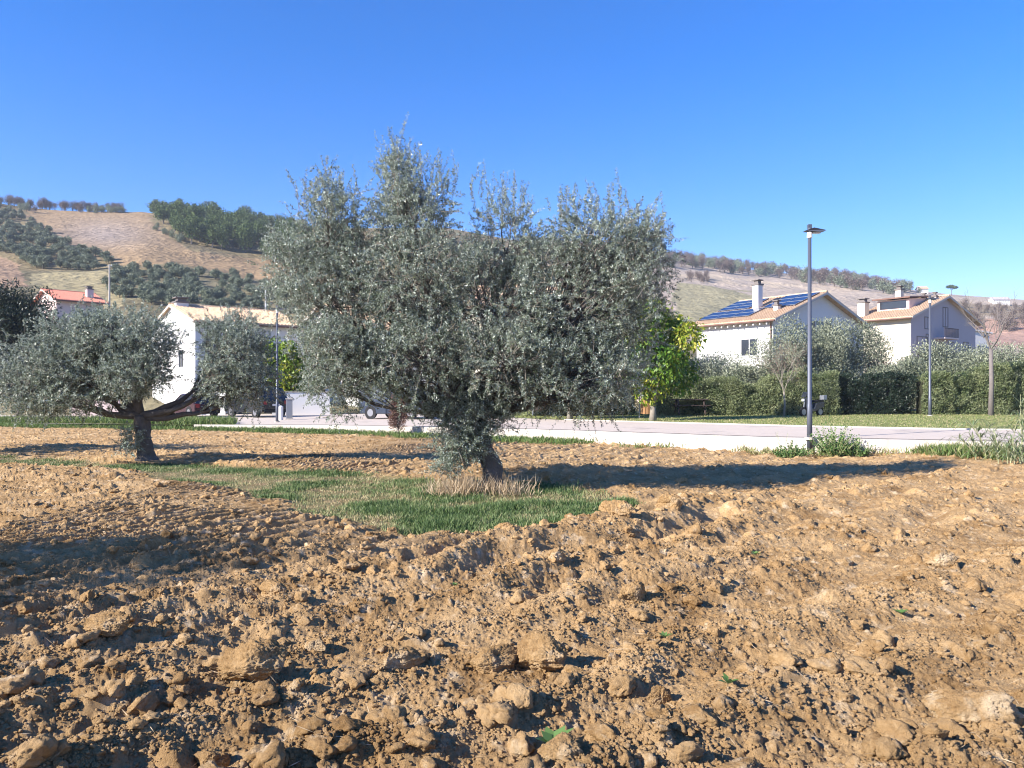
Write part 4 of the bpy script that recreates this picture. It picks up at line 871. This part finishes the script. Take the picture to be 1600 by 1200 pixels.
m_ = MB(); m_.tube([h1.P(-.08, .15, .5), h1.P(-.08, .15, 6.9), h1.P(-.45, .0, 7.1)], .05, 6); m_.build('downpipe', M['gutter'], h1.root)
# rafters under the eave
m_ = MB()
for k in range(12):
    b = .2+k*.62; m_.prism([h1.P(-.5, b, 6.84), h1.P(.02, b, 7.07), h1.P(.02, b, 7.24), h1.P(-.5, b, 7.0)], h1.l*.1)
m_.build('rafter_ends', M['white'], h1.root)
m_ = MB(); m_.box((*(h1.P(-1.6, 9.4, 0).xy), 3.2), (5.5, 3, .15), R(36)); m_.box((*(h1.P(-1.6, 9.4, 0).xy), 1.7), (5, 2.6, 2.9), R(36)); m_.build('side_wing', M['pinkish'], h1.root)
h2 = House('cream_house', 'cream house with a dormer in its buff tiled roof and a shaded gable with balconies', 1423, 75, (c20, s20), (-s20, c20), 13.8, 5.6, 1.3, 8.95, 11.25, M['cream'], M['tiles'], .7, .5)
M['lilac'] = mat('lilac gable shade and roof grey', (.42, .38, .40), .9, .04, .6)
m_ = MB(); m_.prism([h2.P(.02, 0, .4), h2.P(13.78, 0, .4), h2.P(13.78, 0, 8.95), h2.P(6.9, 0, 11.2), h2.P(.02, 0, 8.95)], h2.l*-.02); m_.build('gable_shade_coat', M['lilac'], h2.root)  # gable's shade put into the colour of a greyer layer over the cream
for (p, z, w, h) in ((2.2, 4.6, 2.0, 2.4), (3.2, 7.9, .9, 1.1), (3.4, 6.1, .8, 1.2), (7.0, 8.3, 1.0, 1.9), (6.0, 5.0, 1.1, 1.5), (8.3, 4.5, 1.1, 2.2), (11.5, 5.5, 1.1, 1.3)):
    if w > .01: h2.window('g', p, z, w, h, frame='shutter')
m_ = MB()
def ibox(m_, H, a0, a1, b0, b1, z0, z1): m_.prism([H.P(a0, b0, z0), H.P(a1, b0, z0), H.P(a1, b0, z1), H.P(a0, b0, z1)], H.l*(b1-b0))
ibox(m_, h2, 4.6, 7.6, -1.1, -.03, 6.9, 7.05); bal = m_.build('balcony', M['pinkish'], h2.root); m_ = MB()
for k in range(19): m_.tube([h2.P(4.65+k*.16, -1.05, 7.05), h2.P(4.65+k*.16, -1.05, 7.95)], .02, 4)
m_.tube([h2.P(4.6, -1.05, 7.97), h2.P(7.6, -1.05, 7.97)], .03, 5); m_.build('railing', M['darkwood'], bal)
# dormer
m_ = MB(); zb = lambda a: h2.ze+h2.sl*a
m_.prism([h2.P(2.3, 1.3, zb(2.3)+.1), h2.P(5.6, 1.3, zb(5.6)+.1), h2.P(5.6, 1.3, zb(2.3)+1.55), h2.P(2.3, 1.3, zb(2.3)+1.25)], h2.l*3.3); dm = m_.build('dormer', M['pinkish'], h2.roof); m_ = MB()
m_.prism([h2.P(1.8, 1.0, zb(2.3)+1.3), h2.P(6.0, 1.0, zb(2.3)+1.66), h2.P(6.0, 1.0, zb(2.3)+1.8), h2.P(1.8, 1.0, zb(2.3)+1.44)], h2.l*3.9); m_.build('dormer_roof', M['gutter'], dm); m_ = MB()
ibox(m_, h2, 2.25, 2.28, 1.6, 4.3, zb(2.3)+.35, zb(2.3)+1.1); m_.build('dormer_window', M['glass'], dm)
h2.chimney(1.0, 5.4, .8, 1.5, mat_='cream'); h2.chimney(5.6, 4.0, .6, 1.5, mat_='cream'); h2.chimney(5.9, .5, .3, .4); h2.chimney(5.9, 1.6, .3, .4)
m_ = MB(); ibox(m_, h2, -.3, 2.4, -2.4, -.05, .5, 4.1); pw = m_.build('porch', M['cream'], h2.root); m_ = MB(); m_.prism([h2.P(-.9, -3.0, 4.0), h2.P(2.6, -3.0, 4.0), h2.P(2.6, -3.0, 4.5), h2.P(-.9, -3.0, 4.12)], h2.l*2.9); m_.build('porch_roof', M['tiles'], pw)
a40 = R(40)
M['white'] = M['white']; h3 = House('white_house', 'tall white house at the left with a sunlit gable and a buff tiled roof', 305, 60, (-math.sin(a40), math.cos(a40)), (math.cos(a40), math.sin(a40)), 11.8, 9.0, 0, 7.1, 8.75, M['white'], M['tiles'], .5, .25)
h3.window('g', 3.4, 3.6, 1.2, 1.4); h3.window('l', 2, 4.2, 1.2, 1.4, shutters=True); h3.window('l', 5.5, 4.2, 1.2, 1.4, shutters=True); h3.window('l', 7.6, 4.2, 1.0, 1.4)
h3.chimney(5.6, .6, 1.0, .35)
m_ = MB(); ibox(m_, h3, 0, 9, -.0, .0, 0, 0) if False else m_.prism([h3.P(-1.4, .6, 3.1), h3.P(-.02, .6, 3.1), h3.P(-.02, .6, 3.28), h3.P(-1.4, .6, 3.28)], h3.l*5); b3 = m_.build('balcony', M['white'], h3.root); m_ = MB()
for k in range(24): m_.tube([h3.P(-1.35, .65+k*.21, 3.28), h3.P(-1.35, .65+k*.21, 4.2)], .02, 4)
m_.tube([h3.P(-1.35, .6, 4.2), h3.P(-1.35, 5.6, 4.2)], .03, 5); m_.build('railing', M['grey_metal'], b3)
h4 = House('red_roofed_house', 'low house with a bright red tiled roof on the slope at the far left', 88, 112, (-.75, .66), (.66, .75), 9, 6.4, 10.5, 15.1, 16.7, M['pinkish'], M['redtiles'], .8, .6)
h4.window('l', 3, 12.6, 1.2, 1.3); h4.window('l', 5.2, 12.6, 1.0, 1.3); h4.chimney(2.0, 5.2, .9, 1.3, mat_='pinkish')
h5 = House('white_house', 'white house with a buff roof half hidden behind the left part of the big olive', 560, 64, (-.75, .66), (.66, .75), 9, 9, .1, 6.9, 9.2, M['white'], M['tiles'])
h5.window('l', 2, 4.2, 1.2, 1.5, shutters=True); h5.window('l', 6, 4.2, 1.2, 1.5, shutters=True); h5.window('g', 3, 4.2, 1.2, 1.5); h5.window('g', 6.5, 1.2, 1.2, 1.5)
h6 = House('cream_house', 'cream house with a terracotta eave glimpsed through the middle of the big olive', 735, 66, (.2, .98), (.98, -.2), 9, 8.5, .3, 9.0, 11, M['cream'], M['tiles'])
h6.window('l', 2, 5.0, 1.2, 1.5); h6.window('l', 6, 5.0, 1.2, 1.5)
# small pale outbuilding right of the cream house
x, D = (1503-HX)/F*92, 92; zb_ = CAMZ+(HY-560)/F*D
root = thing('outbuilding', 'low white outbuilding with a grey door right of the cream house', 'outbuilding', (x, D, zb_)); m_ = MB()
m_.prism([(x, D, zb_-2), (x+4.2, D+1.5, zb_-2), (x+4.2, D+1.5, zb_+3.0), (x, D, zb_+3.6)], (-1.5, 3, 0)); m_.build('wall', M['white'], root)
m_ = MB(); m_.prism([(x-.3, D-.25, zb_+3.62), (x+4.5, D+1.3, zb_+3.05), (x+4.5, D+1.3, zb_+3.2), (x-.3, D-.25, zb_+3.78)], (-1.7, 3.6, 0)); m_.build('roof', M['white'], root)
m_ = MB(); m_.prism([(x+2.3, D+.79, zb_-.3), (x+3.9, D+1.36, zb_-.3), (x+3.9, D+1.36, zb_+1.6), (x+2.3, D+.79, zb_+1.6)], (.02, -.05, 0)); m_.build('door', M['grey_metal'], root)
# far buildings on the hill
for (px, py, w, lab) in ((452, 352, 5, 'small white farmhouse on the hilltop at the right end of the pine wood'), (1444, 453, 5, 'tiny pale house on the right skyline'), (1565, 470, 10, 'long low house with a dark roof on the right slope')):
    x, D, z = on_hill(px, py+6); root = thing('farmhouse', lab, 'house', (x, D, z)); m_ = MB(); m_.prism([(x-w/2, D, z-1), (x-w/2, D+5, z-1), (x-w/2, D+5, z+3), (x-w/2, D+2.5, z+4.4), (x-w/2, D, z+3)], (w, 0, 0)); m_.build('wall', M['white'], root)
    m_ = MB(); m_.prism([(x-w/2-.4, D-.5, z+2.9), (x-w/2-.4, D+2.5, z+4.55), (x-w/2-.4, D+5.5, z+2.9), (x-w/2-.4, D+2.5, z+4.75)], (w+.8, 0, 0)); m_.build('roof', M['tiles'] if px < 1500 else M['lilac'], root)

# ------------------------------------------------------------------ street furniture, walls
def lamp(label, px, yb, D, ytop, arm=1):
    b = W(px, yb, D); h = (yb-ytop)/F*D; x, y, z = b; root = thing('street_lamp', label, 'street lamp', tuple(b), 'street lamps along the road')
    m_ = MB(); m_.tube([(x, y, z-.3), (x, y, z+h*.16), (x, y, z+h*.165), (x, y, z+h-.32)], [.075, .075, .062, .05], 14); p = m_.build('pole', M['dark_metal'], root, smooth_=True)
    m_ = MB(); m_.tube([(x, y, z+h-.36), (x, y, z+h-.2)], [.075, .07], 12); m_.build('collar', M['white'], root)
    m_ = MB(); m_.tube([(x, y, z+h-.22), (x, y, z+h-.08)], .06, 10); m_.box((x, y, z+h-.04), (.1, .1, .12)); m_.build('fitting', M['dark_metal'], root)
    m_ = MB(); s = arm
    m_.prism([(x-s*.14, y-.09, z+h-.16), (x+s*.25, y-.13, z+h-.21), (x+s*.46, y-.05, z+h-.15), (x+s*.44, y, z+h-.12), (x+s*.1, y-.09, z+h-.08)], (0, .26, 0)); m_.build('lamp_head', M['dark_metal'], root)
    m_ = MB(); m_.box((x+s*.2, y+.04, z+h-.215), (.24, .14, .014)); m_.build('lamp_glass', M['whitelens'], root)
    m_ = MB(); m_.tube([(x, y, z-.02), (x, y, z+.05)], .14, 14); m_.build('base_plate', M['concrete'], root)
lamp('tall dark lamp post standing near at the wall, right of the big olive', 1265, 686, 22, 352)
lamp('dark lamp post farther off on the lawn, in front of the mottled hedge', 1453, 650, 38.6, 462)
lamp('slim lamp post by the parked cars, between the two olive trees', 433, 660, 39, 478)
def pole(label, px, yb, D, yt, r_, mt, name='utility_pole'):
    b = W(px, yb, D); h = (yb-yt)/F*D; root = thing(name, label, 'pole', tuple(b)); x, y, z = b; MB().tube([(x, y, z-1), (x, y, z+h)], [r_, r_*.7], 10).build('post', M[mt], root); MB().box((x, y, z+h-.25), (.8, .1, .1)).build('crossbar', M['grey_metal'], root); MB().tube([(x+.3, y, z+h-.2), (x+.3, y, z+h-.02)], .05, 6).build('insulator', M['white'], root)
pole('pale utility pole on the slope right of the red roofed house', 171, 470, 120, 413, .14, 'concrete')
pole('white pole rising behind the white house roof, between the two olives', 415, 500, 80, 446, .09, 'white')
def wallrun(name, label, pts, h, th, mt, z0=None):
    root = thing(name, label, 'wall', (pts[0][0], pts[0][1], 0)); m_ = MB(); c_ = MB()
    for a, b in zip(pts[:-1], pts[1:]):
        va = Vector((*a, -.1)); vb = Vector((*b, -.1)); d = (vb-va).normalized(); n = Vector((-d.y, d.x, 0)); m_.prism([va, va+n*th, va+n*th+Vector((0, 0, h)), va+Vector((0, 0, h))], vb-va)
        q = Vector((0, 0, h+.002)); c_.prism([va-n*.04+q, va+n*(th+.04)+q, va+n*(th+.04)+q+Vector((0, 0, .06)), va-n*.04+q+Vector((0, 0, .06))], vb-va)
    m_.build('wall_face', M[mt], root); c_.build('coping', M['concrete'], root); return root
def xp(px, D): return ((px-HX)/F*D, D)
wallrun('garden_wall', 'pale garden wall beyond the grass, left of the parked red car', [xp(112, 50), xp(186, 50.5)], 1.15, .2, 'pinkish'); 
wallrun('garden_wall', 'white garden wall between the parked red car and the black car', [xp(322, 55), xp(352, 55)], 1.7, .2, 'white')
wallrun('garden_wall', 'bright white garden wall behind the lamp post and the grey cabinet', [xp(425, 51.5), xp(515, 52.5)], 1.65, .2, 'white')
# grey meter cabinet
x, D = xp(452, 43); root = thing('meter_cabinet', 'narrow grey service cabinet in front of the bright white wall', 'cabinet', (x, D, .05)); MB().box((x, D, .62), (.34, .3, 1.1), .3).build('body', M['grey_metal'], root, bev=.01); MB().box((x, D, 1.2), (.42, .36, .05), .3).build('lid', M['concrete'], root); MB().box((x, D-.005, .06), (.44, .4, .1), .3).build('plinth', M['concrete'], root)
x2, D = xp(439, 42); root = thing('bollard', 'short white post beside the grey service cabinet', 'post', (x2, D, .05)); MB().tube([(x2, D, 0), (x2, D, .78)], .12, 12).build('post', M['white'], root); MB().tube([(x2, D, .78), (x2, D, .84)], [.13, .05], 12).build('cap', M['white'], root)
# litter bins and sign
def bin_(label, px, yb, D, w, h, mt):
    b = W(px, yb, D); x, y, z = b; root = thing('litter_bin', label, 'litter bin', tuple(b)); m_ = MB()
    for k in range(14): a = k*math.pi/7; m_.box((x+math.cos(a)*w/2, y+math.sin(a)*w/2, z+h*.55), (.03, w*.19, h*.8), a)
    m_.build('slats', M[mt], root); MB().tube([(x, y, z+h*.16), (x, y, z+h*.92)], w*.42, 14).build('liner', M['black'], root); m_ = MB()
    for sx in (-1, 1): m_.tube([(x+sx*w*.62, y, z-.05), (x+sx*w*.62, y, z+h*1.15)], .03, 6)
    m_.build('posts', M['grey_metal'], root); MB().tube([(x, y, z+h*1.12), (x, y, z+h*1.2)], [w*.68, w*.5], 14).build('lid', M['dark_metal'], root)
bin_('orange brown wooden litter bin beside the pale trunk of the yellow leaved tree', 1011, 651, 38.8, .62, .95, 'wood')
bin_('dark brown litter bin beside the small sign post', 846, 645, 43, .75, .9, 'darkwood')
x, y, z = W(832, 646, 42); root = thing('sign_post', 'thin post with a small white sign panel beside the dark brown bin', 'sign', (x, y, z)); MB().tube([(x, y, z-.1), (x, y, z+1.6)], .025, 6).build('post', M['grey_metal'], root); MB().box((x-.15, y-.03, z+1.48), (.42, .02, .2)).build('sign_panel', M['white'], root, bev=.004)
# picnic table
x, y, z = W(1078, 646, 42); root = thing('picnic_table', 'dark picnic table with benches in front of the green hedge', 'picnic table', (x, y, z)); MB().box((x, y, z+.76), (1.9, .75, .05)).build('table_top', M['darkwood'], root)
for sy in (-.62, .62): MB().box((x, y+sy, z+.45), (1.9, .26, .045)).build('bench', M['darkwood'], root)
for sx in (-.7, .7):
    m_ = MB(); m_.box((x+sx, y, z+.42), (.09, 1.45, .08)); 
    for sg in (-1, 1): m_.tube([(x+sx, y+sg*.6, z-.03), (x+sx, y+sg*.22, z+.73)], .05, 5)
    m_.build('leg', M['darkwood'], root)
# parked scooter
x, y, z = W(1268, 651, 39.8); root = thing('motor_scooter', 'dark motor scooter with pale panels parked at the hedge, partly behind the near lamp post', 'scooter', (x, y, z)); an = R(200); cd, sd = math.cos(an), math.sin(an)
def S(a, b, zz): return (x+cd*a-sd*b, y+sd*a+cd*b, z+zz)
def wheel(mb_pt, axis, rad, wd, root, rim=True, name='wheel'):
    c = Vector(mb_pt); ax = Vector(axis).normalized(); o = MB().tube([c-ax*wd/2, c-ax*wd*.38, c+ax*wd*.38, c+ax*wd/2], [rad*.9, rad, rad, rad*.9], 22).build(name, M['black'], root, smooth_=False)
    m_ = MB().tube([c-ax*(wd/2+.012), c+ax*(wd/2+.012)], rad*.62, 20); m_.build('rim', M['chrome'], o); return o
for a in (-.62, .62): wheel(S(a, 0, .25), (-sd, cd, 0), .25, .12, root)
m_ = MB(); m_.prism([S(-.85, -.16, .5), S(-.25, -.16, .3), S(.28, -.16, .26), S(.42, -.16, .5), S(.55, -.1, .95), S(.48, -.1, .97), S(.3, -.16, .42), S(-.1, -.16, .42), S(-.25, -.16, .72), S(-.85, -.16, .76)], Vector(S(0, .32, 0))-Vector(S(0, 0, 0))); m_.build('body', M['glass'], root, bev=.02)
m_ = MB(); m_.prism([S(-.85, -.14, .77), S(-.1, -.14, .75), S(-.15, -.14, .84), S(-.8, -.14, .88)], Vector(S(0, .28, 0))-Vector(S(0, 0, 0))); m_.build('seat', M['black'], root, bev=.02)
MB().tube([S(.45, -.32, 1.05), S(.5, 0, 1.0), S(.45, .32, 1.05)], .025, 6).build('handlebar', M['black'], root); MB().tube([S(.62, 0, .3), S(.48, 0, 1.0)], .035, 6).build('fork', M['grey_metal'], root)
m_ = MB(); m_.prism([S(.56, -.2, 1.0), S(.62, -.22, 1.0), S(.48, -.16, 1.28), S(.44, -.16, 1.28)], Vector(S(0, .4, 0))-Vector(S(0, 0, 0))); m_.build('windscreen', M['glass'], root)
MB().box(S(-.9, 0, .98), (.3, .34, .24), an).build('top_box', M['grey_metal'], root, bev=.03); MB().box(S(.62, 0, .86), (.08, .18, .12), an).build('headlight', M['whitelens'], root)

root.scale = (.85, .85, 1)
# ------------------------------------------------------------------ parked cars
def car(label, px, yb, D, ang, paint, L=4.2, Wd=1.8, H=1.6):
    cx, cy, z = W(px, yb, D); z = float(road_z(cx))+.006; root = thing('parked_car', label, 'car', (cx, cy, z), 'parked cars'); cd, sd = math.cos(ang), math.sin(ang)
    def Q(a, b, zz): return Vector((cx+cd*a-sd*b, cy+sd*a+cd*b, z+zz))
    h = H; prof = [(-.5, .28), (-.5, .55), (-.475, .60), (-.46, .62), (.16, .615), (.28, .60), (.43, .56), (.485, .49), (.5, .32), (.49, .17), (-.48, .17)]
    bm = bmesh.new(); rings = []
    for (s, ins) in ((-1, .06), (-1, 0), (1, 0), (1, .06)):
        w = Wd/2*(1 if ins == 0 else 1); rings.append([bm.verts.new(Q(a*L*(1-ins*.3), s*(Wd/2-(0 if ins == 0 else -.0)-(ins == 0)*.0)-s*(ins == .06)*0, zz*h)) for a, zz in prof]) if False else rings.append([bm.verts.new(Q(a*L, s*(Wd/2 if ins == .06 else Wd/2-.1), (zz if ins == .06 else (zz+.012))*h)) for a, zz in prof])
    n = len(prof); order = [rings[0], rings[1], rings[2], rings[3]]
    for r1, r2 in zip(order[:-1], order[1:]):
        for k in range(n): bm.faces.new([r1[k], r1[(k+1) % n], r2[(k+1) % n], r2[k]])
    bm.faces.new(rings[0]); bm.faces.new(rings[3][::-1]); bmesh.ops.recalc_face_normals(bm, faces=bm.faces); me = bpy.data.meshes.new('body')
    for v in bm.verts: v.co -= Vector((cx, cy, z))
    bmesh.ops.bevel(bm, geom=bm.edges[:], offset=.02, segments=1, affect='EDGES'); bm.to_mesh(me); bm.free(); me.materials.append(paint); body = link('body', me, root)
    # cabin: glass block under a painted roof with pillars
    lo = [(-.47, .60), (.20, .59)]; hi = [(-.40, .965), (.04, .965)]; wl_, wh = Wd/2-.04, Wd/2-.24
    V = [Q(lo[0][0]*L, -wl_, lo[0][1]*h), Q(lo[1][0]*L, -wl_, lo[1][1]*h), Q(lo[1][0]*L, wl_, lo[1][1]*h), Q(lo[0][0]*L, wl_, lo[0][1]*h), Q(hi[0][0]*L, -wh, hi[0][1]*h), Q(hi[1][0]*L, -wh, hi[1][1]*h), Q(hi[1][0]*L, wh, hi[1][1]*h), Q(hi[0][0]*L, wh, hi[0][1]*h)]
    MB().add(V, [(0, 1, 5, 4), (1, 2, 6, 5), (2, 3, 7, 6), (3, 0, 4, 7), (4, 5, 6, 7), (3, 2, 1, 0)]).build('windows', M['glass'], root)
    m_ = MB(); m_.add([Q(hi[0][0]*L-.06, -wh-.03, h*.955), Q(hi[1][0]*L+.06, -wh-.03, h*.955), Q(hi[1][0]*L+.06, wh+.03, h*.955), Q(hi[0][0]*L-.06, wh+.03, h*.955), Q(hi[0][0]*L, -wh+.05, h), Q(hi[1][0]*L-.1, -wh+.05, h), Q(hi[1][0]*L-.1, wh-.05, h), Q(hi[0][0]*L, wh-.05, h)], [(0, 1, 5, 4), (1, 2, 6, 5), (2, 3, 7, 6), (3, 0, 4, 7), (4, 5, 6, 7), (3, 2, 1, 0)])
    for s in (-1, 1):
        for (a, b, w_) in ((lo[0][0], hi[0][0], .06), (lo[1][0], hi[1][0], .045), (-.12, -.13, .04), (-.36, -.33, .04)): m_.tube([Q(a*L, s*(wl_+.008), .59*h), Q(b*L, s*(wh+.008), .96*h)], w_, 5)
    m_.build('roof', paint, root)
    for a in (-.32, .31):
        for s in (-1, 1):
            wheel(Q(a*L, s*(Wd/2-.1), .33), (-sd, cd, 0), .33, .22, root)
            m_ = MB(); c = Q(a*L, s*(Wd/2+.004), .33); m_.tube([c-Vector((-sd, cd, 0))*.008, c+Vector((-sd, cd, 0))*.008], .39, 20); m_.build('wheel_arch', M['black'], body)
    for s in (-1, 1):
        MB().box(Q(-.497*L, s*(Wd/2-.2), .5*h), (.05, .26, .24), ang).build('tail_light', M['redlens'], root, bev=.01); MB().box(Q(.475*L, s*(Wd/2-.24), .42*h), (.1, .34, .13), ang).build('headlight', M['whitelens'], root, bev=.01)
        m_ = MB(); m_.box(Q(.13*L, s*(Wd/2+.08), .62*h), (.12, .2, .13), ang); m_.build('mirror', paint, root, bev=.02)
        m_ = MB(); [m_.box(Q(a*L, s*(Wd/2+.012), .5*h), (.18, .02, .03), ang) for a in (-.2, .04)]; m_.build('door_handles', M['grey_metal'], root)
    MB().box(Q(-.505*L, 0, .22*h), (.06, Wd*.9, .2), ang).build('rear_bumper', M['black'], root, bev=.02); MB().box(Q(-.504*L, 0, .42*h), (.02, .5, .11), ang).build('number_plate', M['white'], root)
    MB().box(Q(.497*L, 0, .28*h), (.05, Wd*.75, .16), ang).build('grille', M['black'], root)
    return root
M['scooter'] = mat('grey scooter paint', (.2, .22, .25), .4, .1, 3)
P1 = mat('dark blue paint', (.018, .028, .05), .3, .1, 2, spec=.6); P2 = mat('black paint', (.015, .017, .02), .25, .1, 2, spec=.6); P3 = mat('dark maroon paint', (.035, .012, .016), .25, .1, 2, spec=.6)
car('dark blue grey SUV parked behind the dry brown shrub', 625, 656, 42.5, R(150), P1, 4.3, 1.82, 1.62)
car('black van-like car parked left of the slim lamp post', 400, 650, 48.5, R(140), P2, 4.4, 1.85, 1.85)
car('dark maroon car parked behind the forked trunk of the smaller olive', 300, 649, 50, R(140), P3, 4.0, 1.75, 1.5)

# ------------------------------------------------------------------ air
hz = bpy.data.materials.new('thin haze'); hz.use_nodes = True; hn = hz.node_tree.nodes; hn.remove(hn['Principled BSDF']); pvn = hn.new('ShaderNodeVolumePrincipled')
pvn.inputs['Color'].default_value = (.80, .88, 1, 1); pvn.inputs['Density'].default_value = .00026; pvn.inputs['Anisotropy'].default_value = 0
hz.node_tree.links.new(pvn.outputs[0], hn['Material Output'].inputs['Volume'])
tag(MB().box((0, 600, 90), (3000, 2400, 200)).build('haze', hz), kind='stuff')
